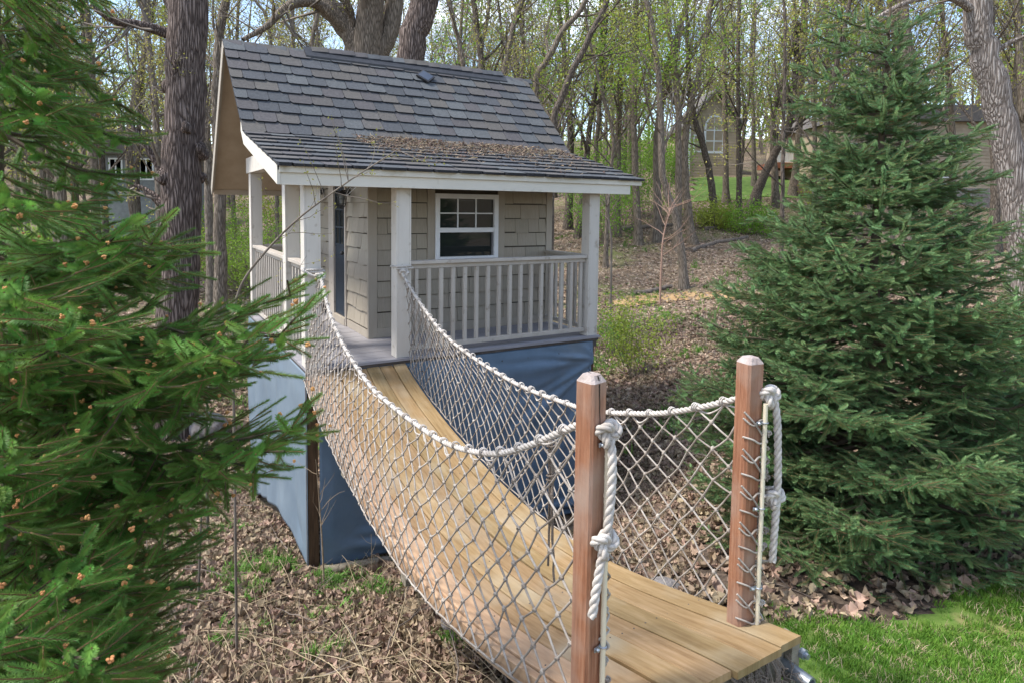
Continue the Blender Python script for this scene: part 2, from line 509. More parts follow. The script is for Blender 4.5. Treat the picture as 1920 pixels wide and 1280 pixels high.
CP = [gp(1480, 1262, 3.05), gp(1700, 1200, 3.45), gp(1900, 1200, 3.45), gp(1700, 1140, 3.75), gp(1900, 1060, 4.2),
      gp(1250, 1000, 5.7), (2.4, 6.5, 1.25), (1.1, 5.2, 1.05)]
CP += [tuple(H(0, -.05, -2.07)), tuple(H(.95, -.1, -2.2)), tuple(H(2.2, 0, -2.28)), tuple(H(3.6, 0, -2.35)), tuple(H(0, 3.8, -2.85)),
       tuple(H(3.6, 3.8, -2.7)), tuple(H(-.2, 1.3, -2.15)), tuple(H(-.1, .6, -2.08)), tuple(H(-1.3, 1.0, -2.25)), tuple(H(-1.5, 3.5, -2.9))]
CP += [gp(400, 1250, 4.55), gp(900, 1255, 3.75), gp(700, 1200, 4.55), gp(150, 1250, 4.4), (0.0, 2.9, 1.35), (1.0, 2.6, 1.62), (-1.5, 2.0, 1.5),
       (2.0, 1.5, 1.75), (6, 3, 1.8), (0, 0, 1.85), (-3, -2, 1.8), (4, -3, 1.9), (-6, 3, 0.6), (-4.5, 6, 0.1)]
CP += [gp(390, 815, 12.3), gp(320, 830, 12.5), gp(430, 650, 16), gp(430, 545, 23), gp(100, 480, 38), gp(250, 800, 12), gp(-300, 600, 18),
       gp(1200, 800, 9.6), gp(1190, 690, 13.2), gp(1250, 558, 20), gp(1280, 530, 22), gp(1300, 430, 30), gp(1400, 352, 40),
       gp(1400, 320, 52), gp(1000, 400, 38), gp(1150, 470, 26), gp(1900, 420, 32), gp(1700, 440, 30), gp(1520, 535, 17.5),
       (6.5, 7.5, 1.75), (9, 6, 2.0), (10, 12, 2.3), gp(600, 430, 36), gp(-200, 450, 45), gp(2200, 400, 40),
       (-60, 60, 5.5), (0, 95, 13), (60, 95, 15), (-50, 95, 12), (20, 62, 8.6), (40, 60, 9), (60, 20, 5), (-60, -10, 3), (0, -60, 3), (60, -60, 4), (-60, -60, 2),
       (-160, 160, 14), (0, 260, 24), (160, 200, 24), (220, -50, 9), (-220, -50, 6), (0, -230, 6)]
CP = np.array(CP)


def _k(r2): return r2 * np.log(r2 + 1e-9) * .5


_sc = 1.0
_A = CP[:, :2]
_n = len(CP)
_K = _k(((_A[:, None] - _A[None]) ** 2).sum(-1)) + np.eye(_n) * 0.4
_P = np.hstack([np.ones((_n, 1)), _A])
_M = np.block([[_K, _P], [_P.T, np.zeros((3, 3))]])
_W = np.linalg.solve(_M, np.concatenate([CP[:, 2], np.zeros(3)]))


def gz(x, y, rough=True):
    x = np.asarray(x, float); y = np.asarray(y, float)
    sh = x.shape
    Q = np.stack([x.ravel(), y.ravel()], 1)
    out = np.zeros(len(Q))
    for s in range(0, len(Q), 4000):
        q = Q[s:s + 4000]
        out[s:s + 4000] = _k(((q[:, None] - _A[None]) ** 2).sum(-1)) @ _W[:_n] + _W[_n] + q @ _W[_n + 1:]
    if rough:
        X, Y = Q[:, 0], Q[:, 1]
        d = np.hypot(X, Y)
        a = np.clip(d / 40, .25, 1.2)
        out += a * (.05 * np.sin(1.7 * X + 2 * np.sin(.9 * Y)) * np.cos(1.3 * Y + 1.0) + .025 * np.sin(4.1 * X + 1.3 * Y) * np.sin(3.7 * Y - X))
    return out.reshape(sh)


def g1(x, y): return float(gz(np.array([x]), np.array([y]))[0])


def ground_at(px, py):
    """where the sight line through that pixel first meets the ground"""
    r = ray(px, py)
    ts = np.concatenate([np.linspace(2, 12, 160), np.linspace(12.1, 90, 500)])
    P = CAM + r[None] * ts[:, None] / r[1]
    d = P[:, 2] - gz(P[:, 0], P[:, 1])
    i = np.argmax(d < 0)
    if d[i] >= 0: i = len(ts) - 1
    return P[i]


# ground material: leaf litter, moss-green patches, bare soil
def ground_mat():
    mt = bpy.data.materials.new('forest_floor'); mt.use_nodes = True
    t = mt.node_tree; t.nodes.clear(); N = t.nodes.new; lk = t.links.new
    out = N('ShaderNodeOutputMaterial'); bs = N('ShaderNodeBsdfPrincipled')
    bs.inputs['Roughness'].default_value = .95; bs.inputs['Specular IOR Level'].default_value = .1
    tcn = N('ShaderNodeTexCoord')
    def noise(sc, det=5, ro=.6):
        n = N('ShaderNodeTexNoise'); n.inputs['Scale'].default_value = sc; n.inputs['Detail'].default_value = det
        n.inputs['Roughness'].default_value = ro
        lk(tcn.outputs['Object'], n.inputs['Vector']); return n.outputs['Fac']
    def ramp(src, stops):
        c = N('ShaderNodeValToRGB'); e = c.color_ramp.elements
        e[0].position, e[0].color = stops[0][0], lin(stops[0][1]); e[1].position, e[1].color = stops[-1][0], lin(stops[-1][1])
        for p, q in stops[1:-1]:
            k = e.new(p); k.color = lin(q)
        lk(src, c.inputs['Fac']); return c.outputs['Color']
    def mix(f, a, b):
        mm = N('ShaderNodeMixRGB'); lk(f, mm.inputs['Fac']); lk(a, mm.inputs['Color1']); lk(b, mm.inputs['Color2']); return mm.outputs['Color']
    vo = N('ShaderNodeTexVoronoi'); vo.inputs['Scale'].default_value = 19; vo.inputs['Randomness'].default_value = 1
    lk(tcn.outputs['Object'], vo.inputs['Vector'])
    sep = N('ShaderNodeSeparateColor'); lk(vo.outputs['Color'], sep.inputs[0])
    leaves = ramp(sep.outputs[0], [(.0, (.06, .040, .028)), (.3, (.16, .11, .075)), (.6, (.25, .185, .13)), (.85, (.36, .28, .21)), (1, (.46, .38, .31))])
    soil = ramp(noise(24, 8, .7), [(.3, (.045, .032, .022)), (.7, (.22, .165, .115))])
    base = mix(ramp(noise(5, 6), [(.42, (0, 0, 0)), (.6, (1, 1, 1))]), leaves, soil)
    green = ramp(noise(40, 6, .7), [(.3, (.06, .09, .025)), (.55, (.13, .165, .05)), (.75, (.26, .27, .12))])
    gm = ramp(noise(.33, 6, .68), [(.50, (0, 0, 0)), (.62, (.75, .75, .75))])
    gm2 = N('ShaderNodeMixRGB'); gm2.blend_type = 'MULTIPLY'; gm2.inputs['Fac'].default_value = .8
    lk(gm, gm2.inputs['Color1']); lk(ramp(noise(14, 5, .7), [(.38, (0, 0, 0)), (.52, (1, 1, 1))]), gm2.inputs['Color2'])
    c = mix(gm2.outputs['Color'], base, green)
    lk(c, bs.inputs['Base Color'])
    bp = N('ShaderNodeBump'); bp.inputs['Strength'].default_value = .8; bp.inputs['Distance'].default_value = .05
    lk(sep.outputs[1], bp.inputs['Height']); lk(bp.outputs[0], bs.inputs['Normal'])
    lk(bs.outputs[0], out.inputs['Surface'])
    return mt


floorm = ground_mat()
lawnm = pm('lawn_turf', (.055, .115, .016), (.15, .22, .045), 5, (1, 1, 1), .95, .6, fine=60, wear=((.26, .21, .10), 3.5, .56, .74))
mulchm = pm('dark_soil', (.03, .022, .016), (.12, .088, .065), 22, (1, 1, 1), .95, .7, fine=70)


def polar_sheet():
    an = np.concatenate([np.linspace(-48, 48, 300), np.linspace(50, 310, 90)])
    an = np.radians(an)
    rr = np.concatenate([[.3], np.geomspace(.8, 30, 230), np.geomspace(31, 420, 60)])
    A, Q = np.meshgrid(an, rr, indexing='ij')
    X = Q * np.sin(A); Y = Q * np.cos(A)
    Z = gz(X, Y)
    G = np.stack([X, Y, Z], -1)
    G = np.concatenate([G, G[:1]], 0)
    mb = MB(); mb.grid(G[:, ::-1])
    c = np.array([[0, 0, g1(0, 0)]]); ring = G[:-1, 0]
    V = np.vstack([ring, c]); k = len(ring)
    mb.add(V, [(i, (i + 1) % k, k) for i in range(k)][::1])
    return mb


ground = polar_sheet().build('ground', floorm, smooth=True)
tag(ground, kind='structure')


def patch(name, poly, mat_, lift=.012, step=.12, kind='structure', smooth=True):
    """a sheet that follows the ground inside a polygon of world x,y points"""
    poly = np.array(poly); x0, y0 = poly.min(0); x1, y1 = poly.max(0)
    xs = np.arange(x0, x1 + step, step); ys = np.arange(y0, y1 + step, step)
    X, Y = np.meshgrid(xs, ys, indexing='ij')
    Z = gz(X, Y) + lift
    I = inside(X, Y, poly)
    nx, ny = X.shape
    V = np.stack([X, Y, Z], -1).reshape(-1, 3)
    F = []
    for i in range(nx - 1):
        for j in range(ny - 1):
            if I[i, j] and I[i + 1, j] and I[i, j + 1] and I[i + 1, j + 1]:
                a = i * ny + j
                F.append((a, a + ny, a + ny + 1, a + 1))
    mb = MB(); mb.add(V, F)
    o = mb.build(name, mat_, smooth=smooth)
    return tag(o, kind=kind)


def inside(X, Y, poly):
    I = np.zeros(X.shape, bool); n = len(poly)
    for i in range(n):
        xa, ya = poly[i]; xb, yb = poly[(i + 1) % n]
        c = ((ya > Y) != (yb > Y)) & (X < (xb - xa) * (Y - ya) / (yb - ya + 1e-12) + xa)
        I ^= c
    return I


# lawn at the near right, beyond the end of the bridge
LAWN = [(1.05, 2.2)] + [tuple(ground_at(x, y)[:2]) for x, y in ((1440, 1185), (1478, 1168), (1520, 1166), (1560, 1176), (1600, 1166), (1640, 1180), (1690, 1160), (1740, 1150), (1790, 1122), (1850, 1098), (1930, 1066))] + [(5.5, 4.9), (7.5, 4.9), (7.5, 1.0), (1.5, 1.0)]
patch('lawn', LAWN, lawnm, .012, .06)
SOIL = [(1.35, 3.0), (1.2, 3.9), (1.6, 5.4), (3.4, 5.9), (5.4, 5.6), (5.6, 4.4), (3.6, 4.0), (3.0, 3.6), (2.5, 3.35), (1.9, 3.25), (1.6, 3.0)]
patch('planting_bed', SOIL, mulchm, .006, .08)
pa = [ground_at(x, y)[:2] for x, y in ((1135, 566), (1200, 553), (1290, 545), (1400, 549), (1480, 556), (1480, 566), (1330, 566), (1240, 572), (1140, 578))]
patch('mulch_path', pa, pathm, .03, .25)
pg = [ground_at(x, y)[:2] for x, y in ((1480, 527), (1700, 520), (1940, 520), (1940, 534), (1700, 534), (1480, 541))]
patch('grey_path', pg, asph, .02, .25)
fl = [ground_at(x, y)[:2] for x, y in ((1270, 372), (1330, 352), (1480, 352), (1500, 362), (1420, 374), (1330, 382))]
fl = [(p[0], p[1]) for p in fl]
fx = [gp(1280, 366, 36)[:2], gp(1520, 366, 37)[:2], gp(1560, 350, 46)[:2], gp(1290, 350, 46)[:2]]
patch('far_lawn', fx, pm('far_turf', (.06, .115, .02), (.12, .19, .04), 3, (1, 1, 1), .95, .3), .05, .6)
fx2 = [gp(20, 470, 33)[:2], gp(300, 462, 34)[:2], gp(300, 440, 46)[:2], gp(-60, 440, 46)[:2]]
patch('distant_lawn', fx2, MATS['far_turf'], .06, .6)


# ================================================================== playhouse
BZ = 2.10
house = thing('playhouse', 'raised tan playhouse with grey shingled roof and wraparound porch on blue skirting', 'playhouse', H(0, 0, -BZ), TH)


def hp(mb, name, mats, parent=None, **k):
    """part of the playhouse, built in its own frame with z = 0 on the deck"""
    if parent is None:
        return mb.build(name, mats, house, loc=(0, 0, BZ), **k)
    return mb.build(name, mats, parent, **k)


def boxo(name, mt, x0, x1, y0, y1, z0, z1, parent=None, bevel=.003):
    mb = MB(); cx, cy, cz = (x0 + x1) / 2, (y0 + y1) / 2, (z0 + z1) / 2
    mb.box(x0 - cx, x1 - cx, y0 - cy, y1 - cy, z0 - cz, z1 - cz)
    o = mb.build(name, mt, parent or house, loc=(cx, cy, cz + (BZ if parent is None else 0)), bevel=bevel)
    return o


# --- deck
DX, DY = 3.60, 3.75
fr = MB()
fr.box(0.004, DX - .004, .004, DY, -.14, -.03)
floor_ = hp(fr, 'deck_frame', dark_edge)
rim = MB(); rim.box(-.012, DX + .012, -.016, .0, -.060, -.034); rim.box(-.016, -.001, .0, DY, -.060, -.034)
hp(rim, 'rim_board', dark_edge)
nb = 26; bw = (DY + .035) / nb
bme = None
for i in range(nb):
    if bme is None:
        mb = MB(); mb.box(-.03, DX + .03, 0, bw - .005, -.026, 0); bme = mesh_from(mb, 'deck_board', deckm)
    inst('deck_board', bme, floor_, (0, -.035 + i * bw, -.002 + .001 * (i % 2)))

# --- porch posts, wrapped in painted boards
def porch_post(x0, y0, wx, wy, z0, z1, tilt=0):
    mb = MB()
    mb.box(x0 + .004, x0 + wx - .004, y0 + .004, y0 + wy - .004, z0, z1)
    t = .019
    mb.box(x0, x0 + t, y0, y0 + wy, z0, z1 - .001)
    mb.box(x0 + wx - t, x0 + wx, y0, y0 + wy, z0, z1 - .001)
    mb.box(x0 + t + .002, x0 + wx - t - .002, y0 + .001, y0 + wy - .001, z0, z1 - .002)
    return hp(mb, 'porch_post', white, bevel=.0025)


porch_post(-.028, .0, .16, .16, 0, 1.82)
porch_post(.915, .0, .165, .16, 0, 1.82)
porch_post(3.445, .0, .155, .16, 0, 1.82)
porch_post(-.02, .95, .155, .16, 0, 2.05)
porch_post(-.015, 3.42, .155, .16, 0, 2.05)
pb = MB()
pb.box(-.028, 3.60, .01, .15, 1.812, 1.96)
hp(pb, 'front_beam', cream)
sb = MB(); sb.box(-.03, .13, 1.02, 3.70, 2.052, 2.27)
hp(sb, 'side_beam', white, bevel=.003)

# --- railings
balme = {}


def railing(p0, p1, n, z=1.02, along='x', off=.0):
    a0, a1 = p0, p1
    mb = MB()
    cxy = off
    if along == 'x':
        mb.box(a0, a1, cxy - .055, cxy + .055, z - .036, z)
        mb.box(a0, a1, cxy - .02, cxy + .02, z - .085, z - .0365)
        lo = MB(); lo.box(a0, a1, cxy - .028, cxy + .028, .055, .105)
    else:
        mb.box(cxy - .055, cxy + .055, a0, a1, z - .036, z)
        mb.box(cxy - .02, cxy + .02, a0, a1, z - .085, z - .0365)
        lo = MB(); lo.box(cxy - .028, cxy + .028, a0, a1, .055, .105)
    r_ = hp(mb, 'railing', cream, bevel=.003)
    lo.build('bottom_rail', cream, r_, bevel=.003)
    if z not in balme:
        m2 = MB(); m2.box(-.019, .019, -.019, .019, 0, z - .087 - .107); balme[z] = mesh_from(m2, 'baluster', cream)
    for i in range(n):
        t = a0 + (a1 - a0) * (i + .55) / n
        inst('baluster', balme[z], r_, (t, cxy, .106) if along == 'x' else (cxy, t, .106))
    return r_


railing(1.085, 3.44, 16, off=.075)
railing(.165, .948, 5, along='y', off=.055)
railing(1.112, 3.418, 16, along='y', off=.055)
railing(.165, 1.065, 6, along='y', off=3.53)
railing(.145, .95, 6, off=3.52)

# --- walls
WX, WY, WX2, WY2 = .955, 1.07, 3.60, 3.70


def zroof(y):          # underside of the roof in the house section
    if y < 1.48: return 1.985 + (y + .14) / 1.62 * .435 - .13
    if y < 2.76: return 2.42 + (y - 1.48) / 1.28 * 1.29 - .13
    return 3.71 - (y - 2.76) / 1.83 * 1.84 - .13


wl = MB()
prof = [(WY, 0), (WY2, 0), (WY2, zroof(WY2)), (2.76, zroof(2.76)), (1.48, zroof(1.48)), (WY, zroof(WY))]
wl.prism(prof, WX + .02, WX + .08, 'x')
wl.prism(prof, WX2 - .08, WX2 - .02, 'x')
w_front = MB()
for (a, b, c, d) in ((WX + .081, 1.90, 0, 2.15), (2.66, WX2 - .081, 0, 2.15), (1.90, 2.66, 0, .97), (1.90, 2.66, 1.70, 2.15)):
    w_front.box(a, b, WY + .02, WY + .08, c, d)
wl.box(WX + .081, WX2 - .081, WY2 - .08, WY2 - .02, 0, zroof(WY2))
sheath_shade = pm('sheathing_gap_shade', (.06, .05, .04), (.09, .075, .06), 5)  # backing darker than the siding: shade of the shingle slots put into its colour
wall_side = hp(wl, 'wall', sheath_shade)
wall_front = hp(w_front, 'wall', sheath_shade)
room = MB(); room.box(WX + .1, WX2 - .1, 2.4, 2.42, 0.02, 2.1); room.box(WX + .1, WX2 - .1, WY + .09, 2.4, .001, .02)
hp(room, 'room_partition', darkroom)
# the back of a bench seen dimly through the lower sash
bench = MB(); bench.box(1.85, 2.75, 1.50, 1.53, 1.10, 1.16)
for i in range(7): bench.box(1.90 + i * .12, 1.95 + i * .12, 1.505, 1.525, .55, 1.10)
tag(bench.build('slatted_bench', deadw, loc=H(0, 0, 0), rot=(0, 0, TH)), 'dark slatted bench back dimly seen inside behind the lower sash of the window', 'bench')

# siding shingles, each its own board
sme = []
for v in range(5):
    mb = MB()
    V = [(0, 0, 0), (1, 0, 0), (1, -.026, 0), (0, -.026, 0), (0, 0, 1), (1, 0, 1), (1, -.004, 1), (0, -.004, 1)]
    mb.add(V, [(0, 3, 2, 1), (4, 5, 6, 7), (3, 7, 6, 2), (0, 4, 7, 3), (1, 2, 6, 5)])
    sme.append(mesh_from(mb, 'siding_shingle', tanp))
rs = random.Random(5)


def shingle_field(parent, a0, a1, z0, z1, face):
    """face 'f': front wall, along x; 'l': left wall, along y"""
    ex_ = .192
    k0 = int(z0 / ex_)
    z = .12 + k0 * ex_ * 0 + 0
    while z < z1 - .02:
        if z + ex_ > z0 + .01:
            a = a0
            while a < a1 - .01:
                wd = rs.choice([.13, .17, .21, .25, .30])
                if a + wd > a1 - .06: wd = a1 - a
                drop = rs.choice([0, 0, 0, .013, .018, -.012])
                zz = max(z - drop * .6, z0); top = min(z + ex_ - .013, z1)
                if top - zz > .02:
                    if face == 'f':
                        inst('siding_shingle', rs.choice(sme), parent, (a + .0025, WY + .019 + rs.uniform(-.001, .001), zz), (0, 0, 0), (wd - .005, 1, top - zz))
                    else:
                        inst('siding_shingle', rs.choice(sme), parent, (WX + .018 + rs.uniform(-.001, .001), a + wd - .0015, zz), (0, 0, -PI / 2), (wd - .005, 1, top - zz))
                a += wd
        z += ex_


shingle_field(wall_front, 1.065, 1.715, .12, 1.82, 'f')
shingle_field(wall_front, 2.835, 3.505, .12, 1.82, 'f')
shingle_field(wall_front, 1.715, 2.835, .12, .855, 'f')
shingle_field(wall_side, 1.10, 1.975, .10, 2.0, 'l')
shingle_field(wall_side, 2.86, 3.58, .10, 2.1, 'l')

tb = MB()
tb.box(WX - .004, 1.063, WY - .006, WY + .018, .0, 1.95)          # corner board, front face
tb.box(WX - .006, WX + .018, WY + .019, WY + .03, .0, 1.95)
hp(tb, 'corner_board', trimp, bevel=.002)
tb = MB(); tb.box(3.507, 3.603, WY - .006, WY + .018, 0, 1.95); hp(tb, 'corner_board', trimp, bevel=.002)
tb = MB(); tb.box(1.064, 3.506, WY - .004, WY + .018, 0, .118); hp(tb, 'skirt_board', trimp, bevel=.002)
tb = MB(); tb.box(WX - .004, WX + .018, WY + .031, 1.974, 0, .098); hp(tb, 'skirt_board', trimp, bevel=.002)
for a in (1.717, 2.732):
    tb = MB(); tb.box(a, a + .101, WY - .007, WY + .018, .856, 1.82); hp(tb, 'window_casing', trimp, bevel=.002)

# --- window
wf = MB(); x0, x1, z0, z1 = 1.82, 2.73, .895, 1.772; q = .062
yf = WY - .022
for (a, b, c, d) in ((x0, x0 + q, z0, z1), (x1 - q, x1, z0, z1), (x0 + q + .001, x1 - q - .001, z1 - q, z1), (x0 + q + .001, x1 - q - .001, z0, z0 + q + .01)):
    wf.box(a, b, yf, WY + .07, c, d)
zm = 1.285
wf.box(x0 + q + .001, x1 - q - .001, yf + .008, WY + .05, zm - .008, zm + .052)
wf.box(x0 - .012, x1 + .012, yf - .012, yf - .001, z0 - .02, z0 + .028)
wind = hp(wf, 'window', winw, bevel=.003)
gx0, gx1 = x0 + q, x1 - q
mu = MB()
for k in (1, 2): mu.box(gx0 + (gx1 - gx0) * k / 3 - .008, gx0 + (gx1 - gx0) * k / 3 + .008, WY + .006, WY + .02, zm + .053, z1 - q)
mu.box(gx0 + .002, gx1 - .002, WY + .004, WY + .018, (zm + .053 + z1 - q) / 2 - .008, (zm + .053 + z1 - q) / 2 + .008)
hp(mu, 'muntin', winw, wind)
pane = MB(); pane.box(gx0, gx1, WY + .021, WY + .026, zm + .05, z1 - q + .002); hp(pane, 'pane', glassm, wind)
pane = MB(); pane.box(gx0, gx1, WY + .041, WY + .046, z0 + q, zm); hp(pane, 'pane', glassm, wind)
sc = MB(); sc.box(gx0 + .0, gx0 + .012, WY + .01, WY + .04, z0 + q + .012, zm - .01); sc.box(gx1 - .014, gx1, WY + .01, WY + .04, z0 + q + .012, zm - .01)
hp(sc, 'sash_track', pm('window_track_grey', (.18, .18, .19), (.22, .22, .23)), wind)

# --- door in the left wall
dy0, dy1 = 2.02, 2.56
db = MB(); db.box(WX + .005, WX + .045, dy0 + .002, dy1 - .002, .10, 1.95)
for (a, b, c, d) in ((dy0 + .07, dy1 - .07, .2, .55), (dy0 + .07, dy1 - .07, .62, .92)):
    db.box(WX - .003, WX + .004, a, b, c, d)
door = hp(db, 'door', doorm, bevel=.004)
dg = MB(); dg.box(WX - .002, WX + .0035, dy0 + .08, dy1 - .08, 1.08, 1.8); hp(dg, 'pane', glassm, door)
dm = MB()
dm.box(WX - .012, WX - .0025, (dy0 + dy1) / 2 - .01, (dy0 + dy1) / 2 + .01, 1.06, 1.82)
for zz in (1.06, 1.3, 1.54, 1.80): dm.box(WX - .011, WX - .003, dy0 + .06, dy1 - .06, zz, zz + .022)
for yy in (dy0 + .06, dy1 - .08): dm.box(WX - .013, WX - .0035, yy, yy + .02, 1.04, 1.84)
hp(dm, 'muntin', doorm, door)
hd = MB(); hd.sphere((WX - .035, dy0 + .06, .97), .026, 10, 8); hd.tube([(WX + .004, dy0 + .06, .97), (WX - .03, dy0 + .06, .97)], .01, 8)
hp(hd, 'handle', blackm, door, smooth=True)
df = MB()
df.box(WX - .022, WX + .03, 1.976, dy0, 0, 2.0)
df.box(WX - .022, WX + .03, dy1, dy1 + .06, 0, 2.0)
df.box(WX - .012, WX + .03, dy1 + .062, 2.858, 0, 2.0)
df.box(WX - .02, WX + .03, dy0 + .001, dy1 - .001, 1.952, 2.0)
hp(df, 'door_casing', cream, bevel=.003)
ts = MB(); ts.box(WX - .03, WX + .03, dy0 + .001, dy1 - .001, 0, .098); hp(ts, 'threshold', trimp, bevel=.003)


def wall_lantern(y, z, full=True):
    mb = MB()
    mb.box(WX - .03, WX - .002, y - .035, y + .035, z - .04, z + .06)
    mb.tube([(WX - .02, y, z + .02), (WX - .09, y - .08, z + .03), (WX - .135, y - .14, z + .025)], .009, 6)
    ln = hp(mb, 'wall_lantern', blackm)
    c = np.array([WX - .135, y - .14, z - .02])
    cage = MB()
    n = 8
    for k in range(n):
        a = 2 * PI * k / n
        P = [c + np.array([math.cos(a) * r_, math.sin(a) * r_, zz]) for r_, zz in ((.052, 0), (.055, -.06), (.05, -.12), (.03, -.16), (.0, -.18))]
        cage.tube(P, .0042, 4)
    for zz, r_ in ((0, .052), (-.06, .055), (-.12, .05)):
        cage.tube([c + np.array([math.cos(a) * r_, math.sin(a) * r_, zz]) for a in np.linspace(0, 2 * PI, 17)], .0035, 4, caps=False)
    cage.tube([c + np.array([0, 0, -.17]), c + np.array([0, 0, -.20])], [.008, .003], 6)
    cage.tube([c + np.array([0, 0, 0.002]), c + np.array([0, 0, .018]), c + np.array([0, 0, .05])], [.085, .07, .012], 14)
    hp(cage, 'cage', blackm, ln)
    g_ = MB(); g_.tube([c + np.array([0, 0, -.005]), c + np.array([0, 0, -.13])], [.04, .032], 12)
    gm_ = pm('lantern_glass_grey', (.25, .27, .27), (.32, .34, .34), 4, rough=.15, bump=0) if 'lantern_glass_grey' not in MATS else MATS['lantern_glass_grey']
    hp(g_, 'glass', gm_, ln, smooth=True)


wall_lantern(1.845, 1.765)
wall_lantern(3.19, 1.80)
wr = MB()
wr.tube([(WX - .01 - .11 * math.sin(t), 1.72 - .30 * (t / PI), 1.86 - .13 * math.sin(t)) for t in np.linspace(0, PI, 14)], .004, 5)
hp(wr, 'loose_cable', winw)

# --- roof
XL = lambda y: -.285 - .125 * (y + .14) / 2.9 if y < 2.76 else -.41
XR = 4.165
EV, BR, RG, BK = (-.14, 1.975), (1.48, 2.42), (2.76, 3.71), (4.59, 1.87)


def slab(a, b, t, mats, name, parent=None, xr=XR, dz=0):
    mb = MB()
    n = np.array([-(b[1] - a[1]), b[0] - a[0]]); n = n / np.linalg.norm(n)
    if n[1] < 0: n = -n
    la, lb = XL(a[0]), XL(b[0])
    V = [(la, a[0], a[1] + dz), (xr, a[0], a[1] + dz), (xr, b[0], b[1] + dz), (lb, b[0], b[1] + dz)]
    V += [(p[0], p[1] - n[0] * t, p[2] - n[1] * t) for p in V]
    mb.add(V, [(0, 1, 2, 3)], 0)
    mb.add(V, [(7, 6, 5, 4)], 1)
    mb.add(V, [(0, 4, 5, 1), (1, 5, 6, 2), (2, 6, 7, 3), (3, 7, 4, 0)], 0)
    return hp(mb, name, mats, parent)


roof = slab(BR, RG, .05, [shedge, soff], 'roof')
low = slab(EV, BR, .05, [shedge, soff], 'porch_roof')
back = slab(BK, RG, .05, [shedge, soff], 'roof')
cl = MB(); cl.box(-.02, 3.98, -.098, 1.052, 1.822, 1.834); hp(cl, 'porch_ceiling', soff)

fb = MB(); fb.box(-.262, 3.99, -.118, -.098, 1.79, 1.912)
hp(fb, 'fascia', fasc, bevel=.002)
fb = MB(); fb.box(-.275, 4.155, -.142, -.119, 1.905, 1.966); fb.box(-.27, 4.15, -.118, -.02, 1.914, 1.93)
hp(fb, 'fascia_trim', fasc, bevel=.002)
# lower rake board, curved under the flare
for side in (0,):
    rk = MB()
    ys = np.linspace(-.125, 1.62, 12)
    top = []; bot = []
    for y in ys:
        zt = np.interp(y, [EV[0], BR[0], RG[0]], [EV[1], BR[1], RG[1]]) - .012
        top.append(zt); bot.append(zt - np.interp(y, [-.12, .6, 1.48, 1.62], [.175, .15, .12, .10]))
    def xx(y, o): return (XL(y) + o) if side == 0 else XR - .04 + o
    for k in range(11):
        V = [(xx(ys[k], o), ys[k], z) for o in (-.008, .022) for z in (bot[k], top[k])] + [(xx(ys[k + 1], o), ys[k + 1], z) for o in (-.008, .022) for z in (bot[k + 1], top[k + 1])]
        rk.add(V, [(0, 1, 5, 4), (2, 6, 7, 3), (0, 4, 6, 2), (1, 3, 7, 5)] + ([(0, 2, 3, 1)] if k == 0 else []) + ([(4, 5, 7, 6)] if k == 10 else []))
    hp(rk, 'rake_board', fasc)
# rake boards on the far slope
rb = MB()
d = np.array([BK[0] - RG[0], BK[1] - RG[1]]); d /= np.linalg.norm(d); nrm = np.array([d[1], -d[0]])
if nrm[1] > 0: nrm = -nrm
for o, t, wd in ((-.014, .012, .16), (.0, .03, .09)):
    a = np.array(RG) + nrm * .02 - d * .0; b = np.array(BK) + nrm * .02
    P = [tuple(a), tuple(b), tuple(b + nrm * wd), tuple(a + nrm * wd)]
    rb.prism(P, XL(3) + o, XL(3) + o + t - .001, 'x')
hp(rb, 'rake_board', trimp)
bf = MB(); bf.box(XL(3) + .03, XR, BK[0] - .005, BK[0] + .018, BK[1] - .12, BK[1] - .01)
hp(bf, 'fascia', soff)

tabme = []
for i, mt in enumerate(SHG):
    for v in range(2):
        mb = MB(); c = (.10, .07)[v]; d_ = (.86, .9)[v]
        out_ = [(.012, 0), (.988, 0), (.992, d_), (1 - c, 1), (c, 1 - .01 * v), (.008, d_)]
        th0, th1 = .004, .024
        V = [(x, y, (th0 + (th1 - th0) * y)) for x, y in out_] + [(x, y, -.004) for x, y in out_]
        mb.add(V, [(0, 1, 2, 5)], 0)
        mb.add(V, [(5, 2, 3, 4)], 0)
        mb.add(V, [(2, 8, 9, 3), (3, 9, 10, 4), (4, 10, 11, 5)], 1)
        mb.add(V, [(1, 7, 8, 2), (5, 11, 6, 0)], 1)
        # a laminated strip along one edge
        if (i + v) % 2:
            s0 = .10 if v else .86
            V = [(s0 - .05, .02, .006), (s0 + .05, .02, .006), (s0 + .05, .97, .021), (s0 - .05, .97, .021)]
            V += [(a, b, c_ - .006) for a, b, c_ in V]
            mb.add(V, [(0, 1, 2, 3)], 0); mb.add(V, [(0, 3, 7, 4), (1, 5, 6, 2), (3, 2, 6, 7)], 1)
        tabme.append(mesh_from(mb, 'roof_shingle', [mt, shedge]))


